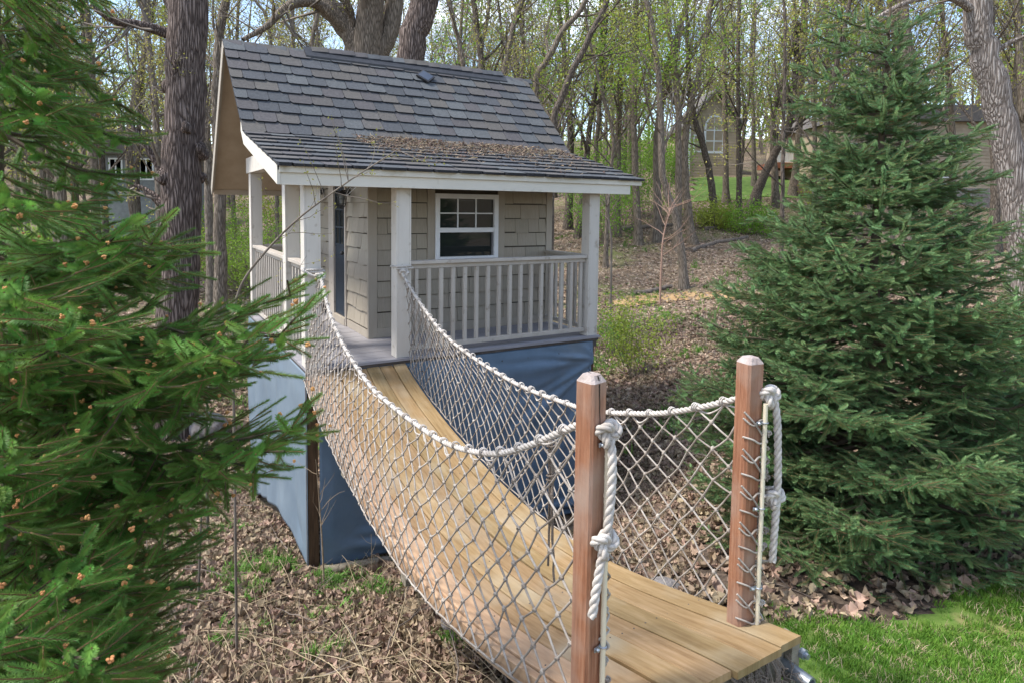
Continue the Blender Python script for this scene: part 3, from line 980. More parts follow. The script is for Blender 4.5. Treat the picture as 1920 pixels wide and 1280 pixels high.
def lay(parent, a, b, rows, wtab, seed, budget):
    """courses of tabs on the slope from a (top) to b (bottom)"""
    r2 = random.Random(seed)
    a = np.array(a); b = np.array(b); Ls = np.linalg.norm(b - a); dv = (b - a) / Ls
    ang = math.atan2(-dv[1], -dv[0])      # slope angle
    rest = MB(); cnt = 0
    exw = Ls / rows
    Mx = Matrix(((-1, 0, 0), (0, dv[0], -dv[1]), (0, dv[1], dv[0])))
    up = np.array([-1 * -dv[1], -dv[0]])
    nv = np.array([dv[1], -dv[0]])
    if nv[1] < 0: nv = -nv
    # columns: local x -> -x, local y -> down slope, local z -> outward normal
    Mt = Matrix(((-1, 0, 0), (0, dv[0], nv[0]), (0, dv[1], nv[1])))
    eu = Mt.to_euler()
    for r_ in range(rows):
        s = r_ * exw
        p = a + dv * (s - .018)
        yy = p[0]
        x = XL(a[0] + dv[0] * (s + exw / 2)) - .012
        first = True
        xe = XR + .012
        while x < xe - .02:
            wd = wtab * r2.choice([.92, 1, 1, 1.06])
            if first: wd *= (.55 if r_ % 2 else .98); first = False
            if x + wd > xe - .07: wd = xe - x
            sc_ = (wd, exw + .03 + r2.uniform(-.006, .010), 1.0 + r2.uniform(-.1, .3))
            me = r2.choice(tabme)
            inst('roof_shingle', me, parent, (x + wd, p[0] + nv[0] * .004, p[1] + nv[1] * .004), eu, sc_)
            x += wd; cnt += 1
    return cnt


lay(roof, RG, BR, 9, .262, 3, 0)
lay(low, BR, (EV[0] - .03, EV[1] - .008), 8, .275, 4, 0)
# cap shingles over the ridge, raised on a vent in the middle
rv = MB(); rv.prism([(2.60, 3.585), (2.76, 3.745), (2.92, 3.585), (2.92, 3.56), (2.6, 3.56)], .62, 3.72, 'x')
rv.prism([(2.615, 3.625), (2.76, 3.772), (2.905, 3.625), (2.905, 3.59), (2.615, 3.59)], .60, 3.74, 'x')
hp(rv, 'ridge_vent', blackm, roof)
r2 = random.Random(9)
capme = []
for mt in SHG:
    mb = MB(); L_ = .225; hwid = .108
    ydn = hwid * math.cos(R(45)); zdn = hwid * math.sin(R(45))
    V = [(0, -ydn, -zdn), (0, 0, .0), (0, ydn, -zdn), (L_, -ydn, -zdn + .012), (L_, 0, .014), (L_, ydn, -zdn + .012)]
    V += [(x, y, z - .011) for x, y, z in V]
    mb.add(V, [(0, 3, 4, 1), (1, 4, 5, 2)], 0)
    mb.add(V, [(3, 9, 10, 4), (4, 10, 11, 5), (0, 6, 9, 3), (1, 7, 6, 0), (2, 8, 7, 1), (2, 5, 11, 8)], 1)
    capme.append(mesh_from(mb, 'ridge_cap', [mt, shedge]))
x = -.42
while x < 4.13:
    vent = .55 < x < 3.62
    inst('ridge_cap', r2.choice(capme), roof, (x, 2.76, 3.722 + (.062 if vent else 0) + r2.uniform(-.003, .003)))
    x += .186
SLOPES = {'steep': (RG, BR), 'low': (BR, EV)}

# --- posts and framing under the deck
for (a, b) in ((-.012, .0), (3.46, .0), (.05, 3.55), (3.46, 3.55)):
    mb = MB(); mb.box(a, a + .10, b + .002, b + .10, -2.35 if b < 1 else -3.3, -.141)
    hp(mb, 'support_post', brownw, bevel=.004)
tr = MB(); tr.box(-.026, -.014, .015, .035, -2.06, -.12)
hp(tr, 'batten', dark_edge)

# --- tarpaulin skirting (hung on the frame, so things of their own)
def fold(x, z):
    # folds fanning out from the upper right corner, and one slack roll near the foot
    cx_, cz_ = 3.62, -.30
    dx, dz_ = cx_ - x, cz_ - z
    an = np.arctan2(dz_, dx); rr = np.hypot(dx, dz_)
    fan = np.sin(an * 13 + .5) * .5 + np.sin(an * 23 + 2) * .3
    amp = .055 * np.exp(-((rr - .8) / .9) ** 2) * np.clip(rr / .3, 0, 1)
    roll = .06 * np.exp(-((z + 1.75 + .12 * x) / .07) ** 2) * np.clip((x - .35) / .5, 0, 1) - .05 * np.exp(-((z + 1.88 + .1 * x) / .06) ** 2) * np.clip((x - .2) / .5, 0, 1)
    soft = .014 * np.sin(3.1 * x + 1.7 * z) + .008 * np.sin(7 * x - 2.3 * z)
    crease = .004 * np.exp(-((z + 1.33 - .09 * x) / .006) ** 2)
    return fan * amp + roll + soft + crease


xs = np.linspace(.10, 3.53, 120); zs = np.linspace(0, 1, 80)
G = np.zeros((120, 80, 3))
for i, xv in enumerate(xs):
    zb_ = -2.06 - .06 * (xv / 1) - .02 * math.sin(5 * xv)
    for j, t in enumerate(zs):
        zv = -.064 + (zb_ + .064) * t
        damp = min(1, (t * 12)) * min(1, (xv - .10) * 8 + .05)
        hem = .028 if t > .985 else 0
        G[i, j] = (xv - (.035 if (zv < -.36 and xv > 3.50) else 0), .0 - abs(float(fold(xv, zv)) * damp) * .95 - .004 - .015 * damp, zv)
mb = MB(); mb.grid(G)
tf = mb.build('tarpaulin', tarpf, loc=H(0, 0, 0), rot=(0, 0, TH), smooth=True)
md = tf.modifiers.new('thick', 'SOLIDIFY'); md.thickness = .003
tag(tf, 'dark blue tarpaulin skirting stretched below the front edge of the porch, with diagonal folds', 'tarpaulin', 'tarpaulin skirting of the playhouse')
ys = np.linspace(.0, 3.76, 110)
G = np.zeros((110, 70, 3))
for i, yv in enumerate(ys):
    zb_ = np.interp(yv, [0, .24, .7, 1.26, 2.2, 3.2, 3.8], [-2.11, -2.02, -1.97, -1.99, -2.25, -2.55, -2.8])
    for j, t in enumerate(np.linspace(0, 1, 70)):
        zv = -.062 + (zb_ + .062) * t
        damp = min(1, t * 8) * min(1, yv * 3 + .02)
        b_ = .02 * math.sin(2.2 * yv + .6 * zv) + .012 * math.sin(5 * yv - 2 * zv) + .035 * math.exp(-((t - 1.0) / .14) ** 2) * (.6 + .4 * math.sin(yv * 6.5))
        G[i, j] = (-.018 - abs(b_) * damp, yv, zv)
mb = MB(); mb.grid(G)
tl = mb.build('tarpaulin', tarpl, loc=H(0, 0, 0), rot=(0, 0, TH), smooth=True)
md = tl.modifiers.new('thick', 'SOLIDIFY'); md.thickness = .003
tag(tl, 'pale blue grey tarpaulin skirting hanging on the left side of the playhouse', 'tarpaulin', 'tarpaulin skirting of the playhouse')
sn = MB()
for xv in (.18, 1.2, 2.2, 2.55, 3.0, 3.48): sn.sphere((xv, -.02, -.17), .009, 6, 4)
sn.build('screw', dark_edge, tf)

# --- small solar lamp lying against the ridge
sl = thing('solar_light', 'small square black solar light propped on the roof ridge', 'solar light', H(2.28, 2.50, 3.50), TH)
mb = MB()
Ms = Matrix.Rotation(R(45), 3, 'X') @ Matrix.Rotation(R(45), 3, 'Z')
def orient(mb, M):
    mb.V = [v @ np.array(M).T for v in mb.V]; return mb
mb.box(-.105, .105, -.105, .105, .0, .03)
orient(mb, Ms).build('lamp_housing', blackm, sl, bevel=.004)
mb = MB(); mb.box(-.085, .085, -.085, .085, .0305, .034)
orient(mb, Ms).build('solar_panel', glass_mat('solar_cell', (.05, .06, .08), .08), sl)
mb = MB(); mb.box(-.02, .02, .09, .19, -.004, .016); orient(mb, Matrix.Rotation(R(45), 3, 'X')).build('bracket', blackm, sl)


# ================================================================== bridge
ZB = np.poly1d(np.polyfit([0, -.6, -1.45, -2.28, -2.87, -3.42, -3.9, -4.43, -4.74], [-.05, -.27, -.455, -.575, -.59, -.53, -.43, -.3, -.215], 5))
bz = lambda y: ZB(np.asarray(y, float))
bridge = thing('suspension_bridge', 'sagging walkway of tan lengthwise boards running from the porch down to the lawn', 'bridge', H(.5, -2.4, -1.2), TH)
BOFF = np.array([.5, -2.4, -1.2])


def bp_(mb, name, mats, parent=None, **k):
    mb.V = [v - BOFF for v in mb.V]
    return mb.build(name, mats, parent or bridge, **k)


def swept(mb, x0, x1, ya, yb, top, thick, n=44, wob=0.0, seed=0, mi=0):
    rg = np.random.default_rng(seed)
    ys = np.linspace(ya, yb, n)
    ph = rg.uniform(0, 6, 4)
    wl_ = wob * (np.sin(ys * 1.3 + ph[0]) + .5 * np.sin(ys * 3.1 + ph[1]))
    up = wob * .9 * (np.sin(ys * 1.9 + ph[2]) + .4 * np.sin(ys * 4.1 + ph[3]))
    c = .004
    zt = bz(ys) + top + up
    G = []
    for (xo, zo) in ((x0, -thick), (x0, -c), (x0 + c, 0), (x1 - c, 0), (x1, -c), (x1, -thick), (x0, -thick)):
        G.append(np.stack([np.full(n, xo) + wl_, ys, zt + zo], -1))
    G = np.stack(G, 0)
    mb.grid(G[::-1] if yb < ya else G, mi)
    for e in (0, -1):
        V = [G[i, e] for i in range(6)]
        mb.add(V + [np.mean(V, 0)], [(i, (i + 1) % 6, 6) for i in range(6)], mi)


pw = .143
ends = [-4.70, -4.72, -4.735, -4.72, -4.745, -4.74, -4.73]
for i in range(7):
    mb = MB()
    swept(mb, .012 + i * pw, .012 + (i + 1) * pw - .0075, .0 - .022 - .0, ends[i], -.004 * (i % 2), .034, wob=.0018, seed=i)
    pl = bp_(mb, 'plank', woodo if i == 0 else woodp)
    if i == 0: tag(pl, 'outermost plank in paler fresh orange wood')
    nl = MB()
    for y in np.arange(-.12, -4.7, -.58):
        for fx_ in (.25, .75):
            x = .012 + (i + fx_) * pw; z = float(bz(y)) - .004 * (i % 2)
            nl.tube([(x, y, z - .004), (x, y, z + .0012)], .0042, 6)
    nl.V = [v - BOFF for v in nl.V]
    nl.build('nail', dark_edge, pl)
# the edge board fixed to the left side, below the fresh plank
mb = MB(); swept(mb, -.030, .008, -.03, -4.66, -.012, .09, wob=.001, seed=21); bp_(mb, 'edge_board', woodo)
for x in (.10, .88):
    mb = MB(); swept(mb, x, x + .04, -.03, -4.62, -.04, .10, wob=0, seed=5); bp_(mb, 'stringer', brownw)
for y, xa, xb in ((-4.05, -.20, 1.0), (-2.6, .0, 1.02), (-1.2, .0, 1.02)):
    mb = MB(); z = float(bz(y)) - .150; mb.box(xa, xb, y - .045, y + .045, z - .09, z + .005); bp_(mb, 'cross_beam', greyw, bevel=.006)
mb = MB(); z = -.215 - .040
mb.box(.03, 1.045, -4.66, -4.622, z - .20, z - .006); bp_(mb, 'end_beam', greyw, bevel=.005)
mb = MB(); swept(mb, 1.018, 1.05, -4.0, -4.66, -.036, .15, seed=5); mb.box(.99, 1.045, -4.70, -4.662, z - .21, z - .02); bp_(mb, 'end_beam', greyw, bevel=.004)
mb = MB(); mb.box(.55, .97, -4.80, -4.70, z - .30, z - .22); bp_(mb, 'cross_beam', greyw, bevel=.006)
mb = MB()
mb.tube([(.985, -4.55, z - .13), (.985, -4.80, z - .135)], .03, 18, caps=False); mb.tube([(.985, -4.55, z - .13), (.985, -4.80, z - .135)], .021, 18, caps=False)
mb.grid(np.array([[(.985 + r_ * math.cos(a), -4.80, z - .135 + r_ * math.sin(a)) for a in np.linspace(0, 2 * PI, 19)] for r_ in (.03, .021)]))
bp_(mb, 'steel_pipe', galv, smooth=True)
mb = MB(); mb.tube([(1.055, -4.63, z - .08), (1.055, -4.735, z - .08)], .013, 12); mb.tube([(1.055, -4.70, z - .08), (1.055, -4.72, z - .08)], .024, 6)
bp_(mb, 'bolt', galv)
# rope lashing wound round the end beam
rg = np.random.default_rng(3); mb = MB()
for k in range(22):
    x = .62 + rg.uniform(0, .34); P = []
    for t in np.linspace(0, 2 * PI, 14):
        P.append((x + .03 * math.sin(t * 1.5 + k), -4.655 + .055 * math.cos(t) + rg.normal() * .005, z - .118 + .095 * math.sin(t) + rg.normal() * .005))
    mb.tube(P, .007, 5)
for k in range(70):
    a = np.array([.62 + rg.uniform(0, .36), -4.71 - rg.uniform(0, .02), z - rg.uniform(.03, .2)])
    P = [a]
    for s_ in range(5): P.append(P[-1] + rg.normal(size=3) * .016 + np.array([0, -.003, -.006]))
    mb.tube(P, .0018, 3)
tag(bp_(mb, 'rope_lashing', roped), kind='stuff')


# --- rope helpers
def resample(P, step):
    P = np.asarray(P, float)
    d = np.concatenate([[0], np.cumsum(np.linalg.norm(np.diff(P, axis=0), axis=1))])
    n = max(3, int(d[-1] / step) + 1); t = np.linspace(0, d[-1], n)
    return np.stack([np.interp(t, d, P[:, k]) for k in range(3)], 1), t


def smooth_path(P, n=12):
    """Catmull-Rom through the points"""
    P = np.asarray(P, float); Q = np.vstack([2 * P[0] - P[1], P, 2 * P[-1] - P[-2]]); out = []
    for i in range(1, len(Q) - 2):
        for t in np.linspace(0, 1, n, endpoint=False):
            a, b, c, d_ = Q[i - 1], Q[i], Q[i + 1], Q[i + 2]
            out.append(.5 * ((2 * b) + (c - a) * t + (2 * a - 5 * b + 4 * c - d_) * t * t + (-a + 3 * b - 3 * c + d_) * t ** 3))
    out.append(P[-1])
    return np.array(out)


def twisted(mb, P, r, pitch=None, k=6, step=None):
    """three strands laid round the path"""
    pitch = pitch or r * 6.2; step = step or r * .62
    P, t = resample(P, step); n = len(P)
    T = np.gradient(P, axis=0); T /= np.linalg.norm(T, axis=1)[:, None]
    ref = np.array([0, 0, 1.0]) if abs(T[0][2]) < .8 else np.array([1.0, 0, 0])
    a = ref - T[0] * (ref @ T[0]); a /= np.linalg.norm(a); A = np.zeros_like(P)
    for i in range(n):
        a = a - T[i] * (a @ T[i]); a /= np.linalg.norm(a) + 1e-12; A[i] = a
    B = np.cross(T, A)
    for s_ in range(3):
        an = t / pitch * 2 * PI + s_ * 2 * PI / 3
        C = P + (A * np.cos(an)[:, None] + B * np.sin(an)[:, None]) * r * .50
        mb.tube(C, r * .545, k)


def knot_path(c, size, axis_up, axis_side, turns=1.0, ph=0):
    """a trefoil drawn tight: reads as a tied overhand knot"""
    u = np.asarray(axis_up, float); v = np.asarray(axis_side, float); w_ = np.cross(u, v)
    t = np.linspace(0, 2 * PI, 60) + ph
    X = np.sin(t) + 2 * np.sin(2 * t); Y = np.cos(t) - 2 * np.cos(2 * t); Z = -np.sin(3 * t)
    return np.asarray(c) + size * (X[:, None] * v * .33 + Y[:, None] * u * .36 + Z[:, None] * w_ * .42)


VX, VY, VZ = np.array([1., 0, 0]), np.array([0, 1., 0]), np.array([0, 0, 1.])

LT = np.array([(-.16, .885), (-.52, .603), (-1.07, .39), (-1.77, .258), (-2.2, .243), (-2.62, .25), (-3.18, .287), (-3.67, .40), (-4.0, .545), (-4.30, .715), (-4.44, .79)])
RT = np.array([(.02, .89), (-.56, .593), (-1.18, .39), (-2.23, .287), (-3.01, .32), (-3.33, .364), (-3.79, .487), (-4.06, .587), (-4.32, .704), (-4.46, .775)])
lz = lambda y: np.interp(-np.asarray(y), -LT[:, 0], LT[:, 1])
rz_ = lambda y: np.interp(-np.asarray(y), -RT[:, 0], RT[:, 1])
lx = lambda y: .10 - .06 * np.clip(-np.asarray(y) / 4.4, 0, 1) - .02 * np.sin(np.clip(-np.asarray(y) / 4.4, 0, 1) * PI)
rx = lambda y: .99 - .02 * np.clip(-np.asarray(y) / 4.4, 0, 1) + .03 * np.sin(np.clip(-np.asarray(y) / 4.4, 0, 1) * PI)


def hrope(pts, name, label, group, knots, r=.0155, tail=None):
    base = np.array([pts[0][0], pts[0][1], 0.])
    root = thing(name, label, 'rope', H(*base), TH, group)
    mb = MB(); twisted(mb, smooth_path(pts, 8), r)
    mb.V = [v - base for v in mb.V]
    mb.build('rope_length', ropew, root, smooth=True)
    for (kp, size, rr, up, side, ph) in knots:
        mb = MB(); twisted(mb, knot_path(kp, size, up, side, ph=ph), rr)
        mb.V = [v - base for v in mb.V]
        mb.build('knot', ropew, root, smooth=True)
    if tail is not None:
        mb = MB(); twisted(mb, smooth_path(tail, 10), r * 1.12); mb.V = [v - base for v in mb.V]
        mb.build('rope_tail', ropew, root, smooth=True)
    return root


# near posts
def near_post(x, y, zt, zb_, rot, label, seed, w_=.104):
    root = thing('timber_post', label, 'post', H(x, y, zb_), TH + rot, 'square cedar posts at the near end of the bridge')
    h_ = w_ / 2; c = .010
    top = zt - zb_
    ring = lambda hh, cc: [(-hh + cc, -hh), (hh - cc, -hh), (hh, -hh + cc), (hh, hh - cc), (hh - cc, hh), (-hh + cc, hh), (-hh, hh - cc), (-hh, -hh + cc)]
    mb = MB(); L8 = [(0, h_, c), (top - .026, h_, c)]
    zsN = np.linspace(0, top - .026, 24)
    rg_ = np.random.default_rng(seed)
    G = []
    for z in zsN:
        wv = 1 + rg_.normal() * .0015
        G.append([(a * wv, b * wv, z) for a, b in ring(h_, c)] + [(ring(h_, c)[0][0] * wv, ring(h_, c)[0][1] * wv, z)])
    mb.grid(np.array(G)[:, ::-1])
    mb.build('post_shaft', cedar, root)
    mb = MB(); r0, r1 = ring(h_, c), ring(h_ * .62, c * .8)
    V = [(a, b, top - .026) for a, b in r0] + [(a, b, top) for a, b in r1]
    mb.add(V, [(i, (i + 1) % 8, 8 + (i + 1) % 8, 8 + i) for i in range(8)])
    mb.add([v for v in V[8:]] + [(0, 0, top + .002)], [(i, (i + 1) % 8, 8) for i in range(8)])
    mb.build('bevelled_top', endg, root)
    return root, top


PR = near_post(.922, -4.475, .955, -.75, -R(7), 'square cedar post without a crack, farther one beside the big spruce', 2, .090)
PL = near_post(.002, -4.515, 1.0, -.75, R(13), 'square cedar post with a long crack down its face, the nearer one', 3, .086)
# crack in the left post
mb = MB()
zz = np.linspace(1.752, 1.50, 14)
xs_ = -.008 + np.cumsum(np.array([.0, .001, .001, .0015, .001, .0, .0015, .002, .0015, .001, .001, .001, 0, 0]))
for k in range(13):
    wk = .0032 * (1 - k / 14) + .0008
    mb.add([(xs_[k] - wk, -.0435, zz[k] - .03), (xs_[k] + wk, -.0435, zz[k] - .03), (xs_[k + 1] + wk * .9, -.0435, zz[k + 1] - .03), (xs_[k + 1] - wk * .9, -.0435, zz[k + 1] - .03)], [(0, 1, 2, 3)])
mb.build('crack', crackm, PL[0])
mb = MB()
mb.add([(-.006, -.033, 1.7475), (.0, -.033, 1.7475), (.004, .02, 1.754), (.0, .022, 1.754), (-.0075, -.0433, 1.7165), (-.001, -.0433, 1.7165)], [(0, 1, 2, 3), (4, 5, 1, 0)])
mb.build('crack', crackm, PL[0])


def lath_on(root, x, y, z0, z1, clampz, lean=0):
    mb = MB(); mb.tube([(x, y, z0), (x - lean, y, z1)], .0105, 10)
    l_ = mb.build('lath', lathm, root, smooth=True)
    for z in clampz:
        m2 = MB(); xx_ = x - lean * (z - z0) / (z1 - z0)
        m2.tube([(xx_ + .0135 * math.cos(a), y + .0135 * math.sin(a), z) for a in np.linspace(0, 2 * PI, 15)], .0035, 5, caps=False)
        m2.box(xx_ - .045, xx_ - .010, y + .002, y + .007, z - .008, z + .008)
        m2.sphere((xx_ - .033, y - .002, z), .008, 8, 5)
        m2.build('pipe_clamp', galv, root)


lath_on(PL[0], .030, -.059, .45, 1.57, (1.06, .72, 1.50), 0)
lath_on(PR[0], .040, -.064, .475, 1.505, (.66, 1.03, 1.42), .003)

# handrail ropes
lk1 = [(.10, .0, .93), (.125, -.06, .925), (.105, -.16, .885)]
lpts = [(-.02, .02, .99), (-.045, -.03, .97), (.02, -.045, .925), (.09, -.06, .90)] + [(float(lx(y)), y, z) for y, z in LT]
hrope(lpts, 'handrail_rope', 'white twisted handrail rope sagging along the near side of the bridge', 'white handrail ropes of the bridge',
      [((.105, -.07, .90), .044, .0170, VZ, VX, 0), ((.036, -4.575, .79), .042, .0175, VZ, VX, .5), ((.004, -4.61, .40), .042, .0175, VZ, VX, 2.1)],
      tail=[(.042, -4.58, .78), (.034, -4.605, .70), (.026, -4.612, .58), (.015, -4.612, .46), (-.004, -4.612, .38), (-.026, -4.612, .27), (-.048, -4.612, .14)])
rpts = [(1.06, .03, .98), (.99, -.03, .93)] + [(float(rx(y)), y, z) for y, z in RT]
hrope(rpts, 'handrail_rope', 'white twisted handrail rope along the far side of the bridge, beside the spruce', 'white handrail ropes of the bridge',
      [((.985, -.04, .90), .044, .0170, VZ, VX, .2), ((.985, -4.535, .785), .042, .0175, VZ, VX, 1.0), ((1.035, -4.545, .31), .042, .0175, VZ, VX, 2.5)],
      tail=[(.99, -4.54, .80), (1.005, -4.55, .75), (1.02, -4.555, .66), (1.028, -4.56, .50), (1.035, -4.56, .33), (1.028, -4.56, .20), (1.02, -4.56, .02)])
# turns of rope round the two porch posts
for nm, (x, y) in (('near', (.07, .075)), ('far', (1.0, .075))):
    mb = MB()
    P = [(x + .095 * (1 if math.cos(a) > 0 else -1) * min(1, abs(math.cos(a)) * 1.6), y + .10 * math.sin(a) * 1.0 - .005, .955 + .012 * a / PI) for a in np.linspace(-2.2, 5.2, 40)]
    twisted(mb, smooth_path(P, 3), .011)
    b0 = np.array([x, y, .9]); mb.V = [v - b0 for v in mb.V]
    o = mb.build('post_rope', ropew, loc=H(*b0), rot=(0, 0, TH), smooth=True)
    tag(o, 'turns of rope tied round the porch post at the %s' % ('left of the bridge opening' if nm == 'near' else 'right of the bridge opening'), 'rope')


# --- nets
def net(side, label, seed):
    rg = np.random.default_rng(seed)
    y0, y1 = (-.02, -4.47)
    zt = lz if side == 'l' else rz_; xt = lx if side == 'l' else rx
    a = .128; n_i = int((y0 - y1) / (a / 2)); nv = 6
    nj = 2 * nv + 1
    out = -1 if side == 'l' else 1
    def S(i, j):
        t = i / n_i; v = j / nj
        y = y0 + (y1 - y0) * (t * .68 + .32 * t * t)
        zt_ = float(zt(y)) if side == 'l' else float(zt(y))
        zt_ = zt_ - .012; zb_ = float(bz(y)) - .055
        xb_ = (-.045 if side == 'l' else 1.055) + out * .02 * math.sin(PI * t)
        k = min(1, t * 9)
        xb_ = xb_ * k + (.16 if side == 'l' else 1.05) * (1 - k) * 0 + xb_ * (1 - k)
        x = xb_ + (float(xt(y)) - xb_) * v ** .8 + out * (.075 * math.sin(PI * v) * (.35 + .65 * math.sin(PI * min(1, t * 1.15))))
        ysh = .10 * (v - .3) * math.sin(PI * (1 - t) ** 1.0) * (1 if t < .98 else 0)      # meshes drawn back towards the porch
        z = zb_ + (zt_ - zb_) * (v ** .93)
        return np.array([x, y + ysh * min(1, t * 5) * min(1, (1 - t) * 8), z])
    node = {}
    for i in range(n_i + 1):
        for j in range(nj + 1):
            if (i + j) % 2 == 0:
                p = S(i, j)
                if 0 < j < nj and 0 < i < n_i: p = p + rg.normal(size=3) * np.array([.004, .008, .009]) * (.45 + .55 * i / n_i)
                node[i, j] = p
    c0 = H(*S(n_i // 2, 0))
    base = S(n_i // 2, 0)
    root = thing('rope_net', label, 'net', H(*base), TH, 'rope side nets of the bridge')
    def seg(p, q, sag):
        m_ = (p + q) / 2 + np.array([0, 0, -sag])
        return m_
    knots = MB(); ncord = 0
    for fam in (1, -1):
        starts = [(i, 0) for i in range(0, n_i + 1) if i % 2 == 0]
        if fam == 1: starts += [(0, j) for j in range(1, nj + 1) if j % 2 == 0]
        else: starts += [(n_i, j) for j in range(1, nj + 1) if (n_i + j) % 2 == 0]
        for (i, j) in starts:
            P = []; ii, jj = i, j
            while (ii, jj) in node:
                if P: P.append(seg(P[-1], node[ii, jj], rg.uniform(.0, .004)) - base * 0)
                P.append(node[ii, jj]); ii += fam; jj += 1
            if len(P) < 3: continue
            mb = MB(); Q = np.array(P) - base
            mb.tube(Q, .0049, 6, caps=False)
            mb.build('cord', ropeg, root, smooth=True); ncord += 1
    for (i, j), p in node.items():
        q = p - base
        s_ = rg.uniform(.9, 1.2)
        knots.sphere(q, .0105 * s_, 7, 5, noise=.18, seed=int(rg.integers(1e6)), sq=(1, 1, 1.15))
        knots.tube([q + np.array([.004 * out, .010, -.006]), q + np.array([.008 * out, .0, .008]), q + np.array([.003 * out, -.010, .004])], .0042, 5)
    tag(knots.build('net_knots', ropeg, root, smooth=True), kind='stuff')
    # border cord at the foot and turns over the handrail rope
    mb = MB(); mb.tube(np.array([S(i, 0) for i in range(n_i + 1)]) - base + rg.normal(size=(n_i + 1, 3)) * .003, .0055, 6, caps=False)
    mb.build('border_cord', ropeg, root, smooth=True)
    loops = MB()
    for i in range(n_i + 1):
        if (i, nj) in node:
            p = node[i, nj]; y = p[1]
            c = np.array([float(xt(y)), y, float(zt(y))])
            for dy in ((-.006, .006) if rg.random() < .75 else (-.012, .0, .012)):
                loops.tube([c - base + np.array([.0185 * math.cos(t), dy + .012 * math.sin(t * .5), .019 * math.sin(t)]) for t in np.linspace(0, 2 * PI, 11)], .0038, 5, caps=False)
            if rg.random() < .55:
                i2 = min(n_i, i + 2)
                if (i2, nj) in node:
                    q = node[i2, nj]; dr = rg.uniform(.02, .07)
                    P = smooth_path([p, (p * .75 + q * .25) - VZ * dr * .8 + VX * out * .01, (p + q) / 2 - VZ * dr, (p * .2 + q * .8) - VZ * dr * .6, q], 5)
                    loops.tube(P - base, .0046, 6, caps=False)
    tag(loops.build('rope_turns', ropew, root, smooth=True), kind='stuff')
    return root, base, S, n_i, nj


NL = net('l', 'knotted rope net forming the near, left hand side of the bridge', 5)
NR = net('r', 'knotted rope net forming the far, right hand side of the bridge', 6)
# tangled spare cord tied off on the posts
rg = np.random.default_rng(12)


def lacing(root, base_z0, z1, x, y, n, seed):
    rg = np.random.default_rng(seed); mb = MB(); P = []
    for k in range(n):
        z = base_z0 + (z1 - base_z0) * k / n
        P.append((x + rg.normal() * .010 + .012 * math.sin(k * 2.1), y + rg.normal() * .008 + .012 * math.cos(k * 2.1), z))
    mb.tube(smooth_path(P, 4), .0048, 6)
    for k in range(0, n, 4):
        p = np.array(P[k]); mb.tube(knot_path(p, .013, VZ, VX, ph=rg.uniform(0, 6)), .0045, 5)
    tag(mb.build('spare_cord', ropeg, root, smooth=True), kind='stuff')


lacing(PL[0], .46, 1.25, .062, -.045, 34, 1)
lacing(PR[0], .48, 1.45, .066, -.040, 44, 2)
lacing(PR[0], .9, 1.30, .078, -.030, 26, 3)
mb = MB()
for k, z in enumerate(np.linspace(.50, 1.42, 12)):
    yy = -.049
    mb.tube(smooth_path([(-.055, yy + .02, z + .02), (-.02, yy - .006, z + .01 * (-1) ** k), (.02, yy - .008, z - .012 * (-1) ** k), (.045, yy - .018, z)], 5), .0046, 6)
    if k % 2: mb.tube(smooth_path([(-.055, yy + .015, z + .05), (-.015, yy - .008, z), (.03, yy - .012, z - .06), (.048, yy - .016, z - .075)], 5), .0046, 6)
    mb.sphere((.044, yy - .018, z), .010, 7, 5, noise=.2, seed=k)
tag(mb.build('net_lacing', ropeg, PR[0], smooth=True), kind='stuff')
# hank of cord hanging inside the near net
hk = MB()
for k in range(4):
    P = [np.array([.10 + .006 * math.cos(k * 1.6), -4.12 + .006 * math.sin(k * 1.6), .60])]
    for s_ in range(12): P.append(P[-1] + np.array([rg.normal() * .004, rg.normal() * .004, -.035 - .006 * k]))
    hk.tube(smooth_path(P, 3), .0055, 5)
for z in (.55, .42): hk.tube([(.10 + .018 * math.cos(t), -4.12 + .018 * math.sin(t), z + .003 * t) for t in np.linspace(0, 14, 50)], .0045, 5)
o = hk.build('cord_hank', roped, loc=H(0, 0, 0), rot=(0, 0, TH), smooth=True)
tag(o, 'dark hank of spare cord hanging from the handrail rope just left of the cracked post', 'cord')


# ================================================================== vegetation
def shoot_mesh(name, L_, nn, nl, mats, seed, ang=52, wid=.0016, up=0.0):
    rg = np.random.default_rng(seed); mb = MB()
    mb.tube([(0, 0, -.004), (0, 0, L_ * .5), (0, 0, L_)], [.0024, .002, .0014], 4, mi=1)
    V = []; F = []
    for k in range(nn):
        t = (k + .5) / nn; z = L_ * t; a = k * 2.399963 + rg.normal() * .15
        l_ = nl * rg.uniform(.8, 1.1) * (1 - .35 * t ** 3); th_ = R(ang + rg.normal() * 7) * (1 - .45 * t ** 4)
        rad = np.array([math.cos(a), math.sin(a), 0]); d = rad * math.sin(th_) + np.array([0, 0, 1]) * math.cos(th_)
        sd = np.array([-math.sin(a), math.cos(a), 0])
        p = np.array([0, 0, z]) + rad * .0015
        b = len(V)
        V += [p - sd * wid * .45, p + sd * wid * .45, p + d * l_ * .6 + sd * wid * .5 - rad * .001, p + d * l_, p + d * l_ * .6 - sd * wid * .5 - rad * .001]
        F += [(b, b + 1, b + 2, b + 4)]
        F += [(b + 4, b + 2, b + 3, b + 3)]
    F4 = [f for f in F if f[2] != f[3]]; F3 = [f[:3] for f in F if f[2] == f[3]]
    n0 = mb.n
    mb.add(V, F4, 0); mb.F.append(np.array(F3) + n0); mb.M.append(np.zeros(len(F3), int))
    return src_obj(name, mb, mats)


BR_GAP, BR_MIN, BR_JIT, BR_Z = [.058, .06], .05, .12, (-.22, .12)


